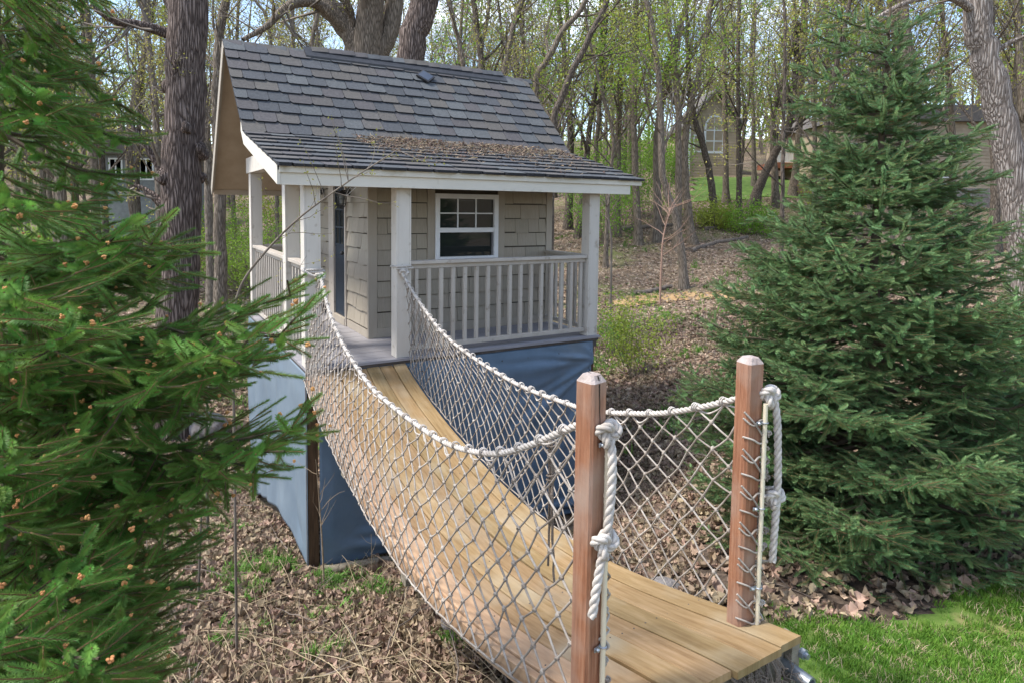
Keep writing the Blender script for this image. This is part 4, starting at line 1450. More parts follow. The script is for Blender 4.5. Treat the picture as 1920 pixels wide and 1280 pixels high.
def branchlet(rg, P0, D0, L_, droop, upturn, out, wood, level, r0, shoot, dens, spread=1.0, tips=None, skip=.15):
    """one spruce limb: a bent axis with side limbs in a flat fan, shoots set along all of them"""
    n = max(3, int(L_ / .09))
    t = np.linspace(0, 1, n + 1)
    D0 = D0 / np.linalg.norm(D0)
    z = np.array([0, 0, 1.0])
    P = P0[None] + D0[None] * (t * L_)[:, None] + z[None] * (L_ * (-droop * np.sin(t * PI * .8) + upturn * t ** 2.5))[:, None]
    P += (rg.normal(size=(n + 1, 3)) * .012 * L_) * t[:, None]
    if r0 > .0012 and L_ > .12: wood.append((P, r0, r0 * .25, 5 if level == 0 else 3))
    T = np.gradient(P, axis=0); T /= np.linalg.norm(T, axis=1)[:, None]
    # shoots
    s0 = skip if level == 0 else .02
    k = max(1, int(L_ * (1 - s0) / (shoot * dens)))
    for i in range(k):
        f = s0 + (1 - s0) * (i + .35) / k; x = f * n; a = int(min(n - 1, x)); p = P[a] + (P[a + 1] - P[a]) * (x - a)
        out.append((p, T[a], rg.uniform(.85, 1.15) * (.8 if level == 2 else 1)))
    if tips is not None: tips.append((P[-1] + T[-1] * shoot * .45, T[-1]))
    if level >= 2: return
    side = np.cross(T[0], z); side /= np.linalg.norm(side) + 1e-9
    gap = BR_GAP[0] if level == 0 else BR_GAP[1]
    m_ = int(L_ * (1 - s0) / gap)
    for i in range(m_):
        f = s0 + (1 - s0) * (i + .5) / max(1, m_)
        l2 = (L_ * (1 - f) * .62 + (.06 if BR_MIN < .08 else .11)) * rg.uniform(.7, 1.15)
        l2 = min(l2, .55 if level == 0 else .24) * spread
        if l2 < BR_MIN: continue
        x = f * n; a = int(min(n - 1, x)); p = P[a] + (P[a + 1] - P[a]) * (x - a)
        sg = 1 if i % 2 else -1
        an = R(rg.uniform(42, 62))
        d = T[a] * math.cos(an) + side * sg * math.sin(an) + z * rg.uniform(BR_Z[0], BR_Z[1])
        branchlet(rg, p, d, l2, .10, .10, out, wood, level + 1, r0 * .3, shoot, dens, spread, tips)


def spruce(name, label, base, top, prof, seed, needle, shoot, dens, nl, extra=(), az_keep=None, whorl=.26, per=6, group=None, buds=False, trunk_r=.07, nn=70, zskip=None, droop=.12, upt=.18, wid=.0017):
    rg = np.random.default_rng(seed)
    base = np.array(base, float)
    root = thing(name, label, 'tree', base, 0, group)
    out = []; wood = []; tips = [] if buds else None
    H_ = top - base[2]
    z = .12
    while z < H_ - .05:
        R_ = float(np.interp(base[2] + z, *prof))
        k = per if R_ > .3 else max(3, per - 2)
        a0 = rg.uniform(0, 2 * PI)
        for q_ in range(k):
            az = a0 + q_ * 2 * PI / k + rg.normal() * .25
            if az_keep is not None and not az_keep(az, base[2] + z): continue
            el = np.interp(z / H_, [0, .3, .7, .9, 1], [-.12, .02, .28, .45, .9]) + rg.normal() * .06
            L_ = R_ * rg.uniform(.78, 1.10) / max(.45, math.cos(el))
            if L_ < .06: continue
            D = np.array([math.cos(az) * math.cos(el), math.sin(az) * math.cos(el), math.sin(el)])
            branchlet(rg, np.array([0, 0, z + rg.uniform(-.05, .05)]), D, L_, droop, upt, out, wood, 0, .006 + .010 * L_, shoot, dens, 1.0, tips, skip=.10 if R_ < .7 else .22)
        z += whorl * (.55 + .45 * min(1, R_ / .6)) * rg.uniform(.8, 1.15)
    for (p, zb_, sprd) in extra:            # limbs that end at given points
        p = np.array(p) - base; b = np.array([0, 0, zb_ - base[2]])
        D = p - b; L_ = np.linalg.norm(D)
        D2 = D / L_ - np.array([0, 0, .10])
        branchlet(rg, b, D2, L_, droop * .55, upt * .75, out, wood, 0, .011, shoot, dens, sprd, tips, skip=.25)
    mb = MB(); zz = np.linspace(-.3, H_, 14)
    mb.tube([(.015 * math.sin(q * 2), .015 * math.cos(q * 1.7), q) for q in zz], trunk_r * (1 - (zz + .3) / (H_ + .3) * .9), 10)
    mb.build('trunk', branchm, root, smooth=True)
    mb = MB()
    for P, ra, rb_, k in wood: mb.tube(P, np.linspace(ra, rb_, len(P)), k, caps=False)
    tag(mb.build('branches', branchm, root), kind='stuff')
    P = np.array([o[0] for o in out]); D = np.array([o[1] for o in out]); S = np.array([o[2] for o in out])
    D = D + rg.normal(size=D.shape) * BR_JIT
    srcs = [shoot_mesh('spruce_shoot', shoot * 1.15, nn, nl, [needle, twigm], seed * 10 + k, ang=50 + 5 * k, wid=wid) for k in range(4)]
    scatter('needles', P, dir_to_euler(D), S, src_collection('shoots_' + name + str(seed), srcs), 4, root)
    if buds:
        mb = MB()
        for k in range(5):
            a = k * 2.4; r_ = .006 if k else 0
            mb.sphere((r_ * math.cos(a), r_ * math.sin(a), .004 if k else .010), .0046, 6, 4, sq=(1, 1, 1.5))
        bo = src_obj('bud_cluster', mb, [budm], True)
        TP = np.array([o[0] for o in tips]); TD = np.array([o[1] for o in tips])
        sel = rg.random(len(TP)) < .26
        scatter('buds', TP[sel], dir_to_euler(TD[sel]), rg.uniform(.4, .85, sel.sum()), src_collection('buds_' + name, [bo]), 1, root)
    print(name, len(out), 'shoots')
    return root


# --- the near spruce filling the left edge
LB = (-2.02, 2.45)
tips_px = [(222, 38, 2.0, 5.6), (150, 12, 2.2, 5.9), (60, 40, 1.6, 5.6), (120, 120, 2.0, 5.3), (60, 190, 1.9, 4.9), (147, 175, 1.9, 4.6), (120, 222, 1.8, 4.5),
           (185, 262, 2.0, 4.8), (310, 236, 2.5, 4.9), (305, 272, 2.2, 4.6), (322, 330, 2.3, 4.3), (300, 392, 1.7, 3.9), (360, 412, 1.75, 3.9), (415, 445, 1.9, 3.8),
           (75, 370, 1.5, 4.3), (45, 520, 1.25, 3.9), (107, 537, 1.25, 3.8), (165, 590, 1.3, 3.6), (602, 512, 1.75, 3.55), (626, 560, 1.7, 3.5), (560, 590, 1.6, 3.4), (540, 640, 1.75, 3.3),
           (388, 662, 1.55, 3.3), (470, 600, 1.9, 3.5), (616, 757, 1.75, 3.15), (600, 790, 1.8, 3.1), (560, 820, 1.65, 3.0), (520, 850, 1.9, 2.95),
           (450, 935, 1.75, 2.75), (80, 915, 1.35, 2.9), (241, 1008, 1.4, 2.75), (233, 1052, 1.3, 2.6), (440, 1000, 1.9, 2.6), (420, 1075, 1.8, 2.45),
           (271, 1225, 1.35, 2.3), (234, 1186, 1.25, 2.3), (319, 1125, 1.6, 2.3), (330, 1200, 1.8, 2.1), (340, 1290, 1.6, 1.95), (150, 1280, 1.2, 2.1),
           (60, 1130, 1.15, 2.5), (30, 760, 1.2, 3.1), (200, 790, 1.6, 3.1), (330, 560, 1.9, 3.6), (230, 480, 1.8, 3.9), (30, 640, 1.35, 3.5), (110, 690, 1.6, 3.3), (160, 860, 1.6, 2.9)]
BR_GAP, BR_MIN, BR_JIT, BR_Z = [.056, .066], .065, .05, (-.65, .45)
ex = [(at(x - (85 if y > 825 else 38), y, D), zb_, .68) for x, y, D, zb_ in tips_px]
zg = g1(*LB)
spruce('spruce_tree', 'bright green spruce with orange tan buds, close up along the left edge', (LB[0], LB[1], zg), 7.6,
       ([1.2, 2.0, 3.2, 4.0, 4.6, 5.4, 7.6], [.70, .66, .55, .45, .32, .38, .1]), 31, needle_l, .085, .52, .0165, ex, buds=True, trunk_r=.10, per=4, whorl=.36, nn=180, upt=.16, droop=.10, wid=.0014)

BR_GAP, BR_MIN, BR_JIT, BR_Z = [.055, .055], .05, .08, (-.35, .30)
# --- the big spruce on the right
RB = at(1612, 1040, 4.9)
zg = g1(RB[0], RB[1])
zs_ = lambda y: float(at(1612, y, 4.9)[2])
profR = ([zs_(1180), zs_(1130), zs_(1050), zs_(950), zs_(800), zs_(700), zs_(600), zs_(500), zs_(400), zs_(300), zs_(200), zs_(120), zs_(60), zs_(15)],
         [.6, .95, 1.25, 1.36, 1.38, 1.28, 1.12, .95, .74, .48, .30, .16, .08, .03])
exR = [(at(x, y, D), float(at(1612, y + 40, 4.9)[2]), 1.0) for x, y, D in ((1290, 700, 4.9), (1340, 620, 5.0), (1380, 455, 5.0), (1420, 400, 5.0), (1300, 870, 4.8), (1535, 60, 4.9), (1505, 120, 4.9), (1560, 20, 4.9), (1500, 175, 4.8), (1735, 25, 4.9), (1770, 110, 4.9), (1475, 265, 4.9), (1345, 520, 4.9), (1860, 230, 4.7), (1880, 320, 4.7))]
spruce('spruce_tree', 'dark green spruce standing at the lawn edge right of the bridge posts', (RB[0], RB[1], zg), zs_(12), profR, 33, needle_r, .075, .54, .0205, exR,
       trunk_r=.075, per=8, whorl=.18, nn=84, upt=.12, droop=.10, wid=.0026)
SB = at(1985, 1000, 5.9); zg = g1(SB[0], SB[1])
spruce('spruce_tree', 'spruce partly cut off by the right edge, behind the large dark one', (SB[0], SB[1], zg), float(at(1985, 330, 5.9)[2]),
       ([1.6, 2.2, 3.0, 3.8, 4.4], [.9, 1.0, .75, .45, .05]), 35, needle_r, .075, .62, .020, (), trunk_r=.06, per=7, whorl=.2, nn=64, wid=.0032)


# ------------------------------------------------------------------ broadleaf trees
def leaf_cloud(mb, C, n_per, spread, size, rg, mi=0):
    """many small leaf blades about the points C"""
    C = np.asarray(C); k = len(C) * n_per
    P = np.repeat(C, n_per, 0) + rg.normal(size=(k, 3)) * spread
    a = rg.normal(size=(k, 3)); a /= np.linalg.norm(a, axis=1)[:, None]
    b = rg.normal(size=(k, 3)); b -= a * (a * b).sum(1)[:, None]; b /= np.linalg.norm(b, axis=1)[:, None]
    s = size * rg.uniform(.6, 1.3, k)[:, None]
    V = np.stack([P, P + a * s * .5 + b * s * .32, P + a * s, P + a * s * .5 - b * s * .32], 1).reshape(-1, 3)
    mb.add(V, np.arange(k * 4).reshape(-1, 4), mi)


def rand_perp(rg, d):
    v = rg.normal(size=3); v -= d * (v @ d); return v / (np.linalg.norm(v) + 1e-9)


def limb(wood, twig, lp, P0, d, L_, r0, level, rg, maxlev, ztop, curl=.25, kids=(7, 6, 5), rmin=.004):
    n = (9, 6, 4, 3)[min(level, 3)]
    P = [P0]; dd = d / np.linalg.norm(d)
    for i in range(n):
        dd = dd + rg.normal(size=3) * curl * (.35 if level == 0 else .42) + np.array([0, 0, .06 if level else .02])
        dd /= np.linalg.norm(dd)
        P.append(P[-1] + dd * L_ / n)
    P = np.array(P)
    rr = np.maximum(r0 * (1 - np.linspace(0, 1, n + 1) * .8), rmin * .6)
    (wood if level <= 1 else twig).append((P, rr, 6 if level == 0 else (5 if level == 1 else 3)))
    if level >= maxlev:
        lp.append(P[1:]); return
    k = kids[min(level, len(kids) - 1)]
    for i in range(k):
        f = .25 + .75 * (i + rg.uniform(.2, .8)) / k; x = f * n; a = int(min(n - 1, x)); p = P[a] + (P[a + 1] - P[a]) * (x - a)
        if p[2] > ztop: continue
        t = P[a + 1] - P[a]; t /= np.linalg.norm(t)
        an = R(rg.uniform(28, 62)); q = t * math.cos(an) + rand_perp(rg, t) * math.sin(an)
        limb(wood, twig, lp, p, q, L_ * rg.uniform(.38, .62) * (1.15 - .5 * f), rr[a] * rg.uniform(.4, .62), level + 1, rg, maxlev, ztop, curl, kids, rmin)
    lp.append(P[-2:])


def tree(path, r0, r1, seed, bark, leaf, label, name='tree', z0=.25, nl=14, blen=.28, leafn=5, lsize=.09, lspread=.16, group=None,
         ztop=99, kids=(6, 5, 4), tagit=True, sides=9, up=.5, rmin=.005, burl=0, leaffrac=1.0, maxlev=3, extra=(), lat=None):
    """path: trunk points in the world, base first"""
    rg = np.random.default_rng(seed)
    path = smooth_path(np.array(path, float), 5); base = path[0].copy()
    Q = path - base
    ln = np.concatenate([[0], np.cumsum(np.linalg.norm(np.diff(Q, axis=0), axis=1))]); Ht = ln[-1]
    jit = rg.normal(size=Q.shape) * min(r0 * .10, .018); jit[0] = 0; Q = Q + jit
    Q = np.vstack([[Q[0] - np.array([0, 0, .35])], Q])
    t = np.concatenate([[0], ln / Ht])
    rr = r0 + (r1 - r0) * t ** .85
    rr = rr * (1 + .5 * np.exp(-np.concatenate([[0], ln]) / (r0 * 2.2)))
    root = thing(name, label, 'tree', base, 0, group)
    mb = MB(); mb.tube(Q, rr, sides, caps=False)
    wood = []; twig = []; lp = []
    for i in range(nl):
        f = z0 + (1 - z0) * (i + rg.uniform(0, 1)) / nl
        x = f * Ht; a = int(np.searchsorted(ln, x)) ; a = min(max(a, 1), len(Q) - 2); p = Q[a]
        if p[2] + base[2] > ztop: continue
        T = Q[a + 1] - Q[a]; T /= np.linalg.norm(T)
        an = R(rg.uniform(30, 68)); q = T * math.cos(an) + rand_perp(rg, T) * math.sin(an) + np.array([0, 0, up * .3])
        limb(wood, twig, lp, p, q, Ht * blen * rg.uniform(.6, 1.2) * (1.2 - .6 * f), rr[a] * rg.uniform(.25, .5), 1, rg, maxlev, ztop - base[2], .30, kids, rmin)
    for (pp, ra, rb_) in extra:
        E_ = smooth_path(np.array(pp, float) - base, 5); er = np.linspace(ra, rb_, len(E_)); mb.tube(E_, er, 8, caps=False)
        for i in range(4, len(E_) - 1, 2):
            T = E_[i + 1] - E_[i]; T /= np.linalg.norm(T); an = R(rg.uniform(35, 70))
            limb(wood, twig, lp, E_[i], T * math.cos(an) + rand_perp(rg, T) * math.sin(an), Ht * .12, er[i] * .35, 2, rg, maxlev, ztop - base[2], .3, kids, rmin)
    for k in range(burl):
        a = int(rg.integers(3, len(Q) - 6)); an = rg.uniform(0, 2 * PI)
        mb.sphere(Q[a] + np.array([math.cos(an), math.sin(an), 0]) * rr[a] * .9, rr[a] * rg.uniform(.3, .55), 12, 9, noise=.35, seed=k)
    for P, r_, k in wood: mb.tube(P, r_, k, caps=False)
    mb.build('trunk', bark, root, smooth=True)
    if twig:
        mb = MB()
        for P, r_, k in twig: mb.tube(P, np.maximum(r_, rmin), k, caps=False)
        tag(mb.build('twigs', greybr, root, smooth=True), kind='stuff')
    if leaf is not None and lp:
        C = np.vstack(lp)
        if leaffrac < 1: C = C[rg.random(len(C)) < leaffrac]
        mb = MB(); leaf_cloud(mb, C, leafn, lspread, lsize, rg)
        tag(mb.build('crown', leaf, root), kind='stuff')
    return root


def ptree(pts, D, wpx, seed, bark, leaf, label, top=None, taper=.6, **k):
    """trunk through pixel points (base first) at distance D, wpx wide at the foot"""
    P = [at(x, y, D + (i * .0)) for i, (x, y) in enumerate(pts)]
    g = ground_at(*pts[0])
    P[0][2] = min(P[0][2], g1(P[0][0], P[0][1]) + .02) if abs(P[0][2] - g1(P[0][0], P[0][1])) < 1.5 else g1(P[0][0], P[0][1])
    dlast = P[-1] - P[-2]; dlast /= np.linalg.norm(dlast); dlast = dlast * .5 + np.array([0, 0, .5])
    if top: P.append(P[-1] + dlast / np.linalg.norm(dlast) * top)
    m_ = D / F_PX
    r0 = wpx * m_ / 2
    return tree(P, r0, r0 * taper, seed, bark, leaf, label, **k)


# big ridged trunk left of the playhouse
def frame_z(D): return 4 + 400 / F_PX * D
ptree([(322, 832), (330, 640), (338, 420), (347, 200), (352, 0)], 12.2, 72, 41, bark_oak, yellowm, 'massive trunk with deeply furrowed bark and burls, just left of the playhouse', top=3.5, taper=.9,
      name='oak_tree', z0=.35, nl=9, blen=.14, kids=(4, 4, 3), sides=28, burl=7, leafn=2, lsize=.045, lspread=.06, rmin=.006, leaffrac=.5,
      extra=[([at(330, 70, 12.2), at(290, 55, 12), at(250, 45, 11.8), at(215, 40, 11.5), at(170, 10, 11.3)], .11, .05)])
# trunks rising behind the roof
ptree([(690, 520), (686, 300), (676, 110), (640, 40), (585, -30)], 16.5, 52, 42, bark_brown, yellowm, 'many-stemmed pale brown trunk rising behind the middle of the ridge', top=3, taper=.7,
      z0=.6, nl=8, blen=.2, sides=16, leafn=2, lsize=.06, lspread=.1, leaffrac=.6, name='oak_tree',
      extra=[([at(682, 130, 16.5), at(690, 60, 16.4), at(700, -40, 16.2)], .42, .3), ([at(688, 130, 16.6), at(730, 60, 16.7), at(745, -40, 16.8)], .30, .2),
             ([at(655, 60, 16.4), at(600, 10, 16), at(560, 5, 15.6), at(530, 20, 15.3), at(500, 50, 15), at(455, 75, 14.6)], .17, .05)])
ptree([(760, 520), (762, 300), (768, 110), (790, 20), (806, -40)], 14.5, 56, 43, bark_oak, yellowm, 'thick dark furrowed trunk leaning right behind the ridge, beside the solar light', top=3, taper=.85,
      z0=.62, nl=7, blen=.2, sides=20, leafn=2, lsize=.05, lspread=.08, leaffrac=.6, name='oak_tree')
# pale trunk at the right edge
ptree([(1925, 620), (1922, 480), (1905, 360), (1872, 200), (1845, 90), (1832, 0)], 11, 52, 44, bark_pale, yellowm, 'pale rough-barked trunk leaning left at the right edge of the picture', top=2.5, taper=.8,
      z0=.55, nl=8, blen=.22, sides=20, leafn=3, lsize=.05, lspread=.08, leaffrac=.7, name='oak_tree',
      extra=[([at(1838, 30, 11), at(1780, -5, 10.8), at(1700, 5, 10.6), at(1600, 60, 10.4)], .08, .02)])
SP = [  # pts, D, width px, bark, leaf, label, top, kw
    ([(1197, 460), (1190, 300), (1189, 150), (1192, 0)], 27, 15, bark_brown, springg, 'straight grey-brown tree in fresh green leaf just right of the roof eave', 4, dict(leafn=5, lsize=.12, lspread=.25)),
    ([(1283, 540), (1270, 420), (1243, 330), (1238, 200), (1225, 60), (1210, -20)], 21, 16, bark_grey, springm, 'grey tree with a kinked trunk, nearest to the tan mulch path', 3, dict(leafn=4)),
    ([(1272, 440), (1272, 300), (1268, 150), (1250, 0)], 26, 15, bark_brown, springm, 'slim brown trunk standing directly behind the kinked grey tree', 4, {}),
    ([(1300, 430), (1284, 330), (1290, 220), (1318, 110), (1334, 0)], 27, 16, bark_brown, springg, 'brown tree whose upper trunk sweeps right, left of the arched window', 4, dict(leafn=4, lsize=.10)),
    ([(1341, 398), (1332, 330), (1310, 250), (1296, 190), (1290, 120)], 31, 15, bark_dark, springm, 'dark mossy trunk leaning left in front of the arched window house', 3, {}),
    ([(1362, 365), (1360, 250), (1359, 120), (1352, 0)], 36, 12, bark_brown, springm, 'thin straight trunk right beside the arched window', 4, {}),
    ([(1386, 400), (1385, 250), (1384, 100), (1386, 0)], 33, 11, bark_dark, springm, 'thin dark trunk between the arched window and the deck', 4, {}),
    ([(1412, 378), (1430, 335), (1452, 290), (1482, 225), (1490, 150)], 35, 18, bark_dark, yellowm, 'thick dark trunk leaning right in front of the red-beamed deck', 3, {}),
    ([(1468, 490), (1467, 350), (1470, 200), (1472, 60), (1470, -10)], 17, 9, bark_dark, yellowm, 'slender nearly black trunk touching the left side of the big dark spruce', 2.5, dict(leafn=4, lsize=.06, lspread=.12)),
    ([(1487, 360), (1496, 280), (1502, 180), (1505, 60)], 38, 14, bark_brown, springm, 'brown trunk rising in front of the white deck railing', 5, {}),
    ([(1415, 330), (1412, 200), (1408, 100), (1415, 0)], 40, 9, bark_grey, yellowm, 'pale thin trunk left of the deck', 4, {}),
    ([(1700, 430), (1712, 300), (1708, 150), (1692, 0)], 24, 30, bark_brown, yellowm, 'stout brown trunk seen behind the top of the big dark spruce', 4, dict(leafn=3)),
    ([(1868, 430), (1866, 300), (1860, 150), (1856, 0)], 22, 20, bark_dark, yellowm, 'dark straight trunk directly behind the pale leaning one', 4, dict(leafn=3)),
    ([(1905, 400), (1904, 250), (1908, 100), (1912, 0)], 26, 17, bark_grey, yellowm, 'grey trunk behind the pale leaning one at the right edge', 4, dict(leafn=3)),
    ([(1640, 360), (1642, 200), (1646, 80), (1650, 0)], 30, 16, bark_grey, yellowm, 'greyish trunk behind the tip of the big dark spruce', 4, dict(leafn=3)),
    ([(1790, 400), (1786, 250), (1776, 120), (1765, 0)], 29, 13, bark_brown, yellowm, 'narrow brown trunk in front of the lap-sided house', 4, dict(leafn=3)),
    ([(1030, 500), (1035, 260), (1050, 190), (1080, 120), (1120, 40), (1140, -10)], 20, 18, bark_dark, springm, 'dark trunk leaning right from behind the lower roof corner', 3, {}),
    ([(1000, 500), (1004, 180), (1022, 120), (1055, 60), (1098, 0)], 22, 17, bark_brown, yellowm, 'bent branching trunk rising behind the right end of the ridge', 3, {}),
    ([(930, 500), (938, 200), (948, 120), (965, 40), (985, -20)], 24, 15, bark_grey, yellowm, 'grey forked tree behind the ridge near its right end', 3, {}),
    ([(860, 500), (862, 200), (868, 120), (850, 40), (840, -20)], 22, 14, bark_brown, yellowm, 'brown tree behind the ridge right of the solar light', 3, dict(blen=.34)),
    ([(905, 500), (905, 220), (900, 120), (915, 20)], 27, 11, bark_grey, springm, 'slim grey stem behind the ridge between two thicker trees', 4, {}),
    ([(548, 500), (548, 200), (550, 100), (548, 0)], 26, 10, bark_grey, yellowm, 'slim straight pole of a tree behind the left third of the ridge', 4, {}),
    ([(595, 500), (592, 200), (585, 90), (600, 0)], 24, 12, bark_brown, yellowm, 'brown stem behind the ridge left of the many-stemmed trunk', 4, dict(blen=.34)),
    ([(520, 500), (518, 200), (510, 100), (498, 30), (470, -20)], 28, 9, bark_grey, springm, 'mossy slim stem leaning left behind the ridge', 4, {}),
    ([(415, 620), (413, 400), (408, 200), (412, 60), (425, -10)], 17, 26, bark_brown, yellowm, 'greenish brown trunk between the massive one and the left roof edge', 3, dict(leafn=3, lsize=.06, lspread=.1)),
    ([(398, 560), (390, 300), (378, 100), (372, 0)], 20, 18, bark_grey, yellowm, 'grey trunk tucked directly behind the massive furrowed one', 3, {}),
    ([(178, 470), (178, 300), (170, 120), (160, 0)], 24, 18, bark_brown, yellowm, 'brown trunk showing through the left spruce, the straighter of a close pair', 3, {}),
    ([(200, 460), (192, 300), (180, 180), (160, 80), (150, 0)], 25, 13, bark_dark, yellowm, 'darker trunk of a close pair showing through the left spruce', 3, {}),
    ([(116, 460), (112, 300), (110, 150), (104, 0)], 22, 22, bark_brown, yellowm, 'wide brown trunk behind the left spruce near the edge of the picture', 3, {}),
    ([(300, 470), (296, 300), (285, 130), (268, 0)], 21, 17, bark_grey, yellowm, 'grey trunk left of the massive furrowed one', 3, {}),
    ([(262, 450), (258, 320), (262, 200), (275, 80), (290, 0)], 28, 10, bark_dark, springm, 'thin dark tree in front of the pale house at the left', 3, {}),
    ([(440, 470), (436, 330), (434, 200), (445, 60)], 30, 10, bark_brown, springm, 'thin brown trunk against the left rake of the roof', 4, {}),
    ([(1136, 470), (1140, 350), (1150, 260), (1120, 140), (1100, 40)], 24, 9, bark_brown, springg, 'small leafy tree close behind the right roof eave', 3, dict(leafn=6, lsize=.10, lspread=.22)),
    ([(1120, 480), (1118, 300), (1128, 120)], 33, 11, bark_grey, springg, 'slim grey tree between the eave and the straight green-leafed tree', 5, dict(leafn=3)),
]
for i, (pts, D, wp, bk_, lf, lab, tp, kw) in enumerate(SP):
    k = dict(z0=.30, nl=15, blen=.26, leafn=2, lsize=.075 * max(1, D / 26), lspread=.14, kids=(6, 5, 3), ztop=frame_z(D) + 1.5, taper=.45, rmin=.0045 * D / 20)
    k.update(kw)
    ptree(pts, D, wp, 100 + i, bk_, lf, lab, top=tp, **k)

# farther wood: individual trees copied from a few models
models = []
for k in range(7):
    rg = np.random.default_rng(500 + k)
    Hh = 15
    P = [np.array([0, 0, 0.]), np.array([rg.normal() * .25, rg.normal() * .25, 4]), np.array([rg.normal() * .6, rg.normal() * .6, 9]), np.array([rg.normal() * 1.0, rg.normal() * 1.0, Hh])]
    models.append(tree(P, .16, .03, 600 + k, (bark_brown, bark_grey, bark_dark)[k % 3], (springm, yellowm, springg, yellowm)[k % 4],
                       'leafing woodland tree', z0=.22, nl=20, blen=.24, leafn=2, lsize=.13, lspread=.25, leaffrac=.5, kids=(6, 6, 4), rmin=.010, sides=7))
far = random.Random(77)
spots = []
while len(spots) < 135:
    D = far.uniform(27, 85) if len(spots) > 40 else far.uniform(24, 48)
    px = far.uniform(-80, 2000)
    if 1295 < px < 1372 and D < 50: continue
    if 37 < D < 47 and (1440 < px < 1870 or 180 < px < 310): continue
    if 45 < D < 53 and 1280 < px < 1390: continue
    p = at(px, 400, D)
    if any((p[0] - q[0]) ** 2 + (p[1] - q[1]) ** 2 < 2.2 for q in spots): continue
    spots.append((p[0], p[1], px, D))
for i, (x, y, px, D) in enumerate(spots):
    z = g1(x, y) - .1
    zone = ('left of the furrowed trunk' if px < 330 else 'behind the playhouse roof' if px < 1060 else
            'right of the roof eave' if px < 1300 else 'around the arched window house' if px < 1500 else 'behind the big dark spruce')
    kd = i % 7; lab = 'slender %s tree in %s leaf, in the %s wood %s' % (('brown-barked', 'grey-barked', 'dark-barked')[kd % 3], ('pale green', 'thin yellowish', 'fresh green', 'sparse yellow')[kd % 4], 'nearer' if D < 48 else 'distant', zone)
    m0 = models[i % 7]
    if i < 7: o = m0
    else:
        o = m0.copy(); COL.objects.link(o)
        for ch in list(m0.children):
            c = ch.copy(); COL.objects.link(c); c.parent = o
    s_ = far.uniform(.85, 1.35)
    o.location = (x, y, z); o.rotation_euler = (0, 0, far.uniform(0, 6.28)); o.scale = (s_, s_, s_ * far.uniform(.95, 1.2))
    o['label'] = lab; o['group'] = 'slender trees of the wood, ' + zone


# ------------------------------------------------------------------ understorey, shrubs, saplings
def shrub(px, py, D, hgt, wid, n, seed, leaf, label, ln=7, ls=.05, lsp=.10, name='shrub', group=None, bare=False, stem=.006, z=None, bk_=None):
    rg = np.random.default_rng(seed)
    p = at(px, py, D); b = np.array([p[0], p[1], g1(p[0], p[1])])
    root = thing(name, label, 'shrub', b, 0, group)
    mb = MB(); C = []
    for k in range(n):
        a = rg.uniform(0, 2 * PI); q = np.array([math.cos(a), math.sin(a), 0]) * rg.uniform(0, wid * .3)
        d = np.array([math.cos(a) * wid / hgt * rg.uniform(.2, .9), math.sin(a) * wid / hgt * rg.uniform(.2, .9), 1]); P = [q]
        h_ = hgt * rg.uniform(.55, 1.0)
        for s_ in range(6):
            d = d + rg.normal(size=3) * .13; P.append(P[-1] + d / np.linalg.norm(d) * h_ / 6)
        P = np.array(P); mb.tube(P, np.linspace(stem, stem * .35, 7), 4, caps=False)
        for j in range(2, 7):
            for w_ in range(2):
                dd = d * .4 + rg.normal(size=3) * .7; dd /= np.linalg.norm(dd); e = P[j] + dd * h_ * .22
                mb.tube([P[j], (P[j] + e) / 2 + rg.normal(size=3) * .01, e], [stem * .4, stem * .3, stem * .2], 3, caps=False)
                C += [e, (P[j] + e) / 2]
    tag(mb.build('stems', bk_ or greybr, root, smooth=True), kind='stuff')
    if leaf:
        mb = MB(); leaf_cloud(mb, C, ln, lsp, ls, rg); tag(mb.build('foliage', leaf, root), kind='stuff')
    return root


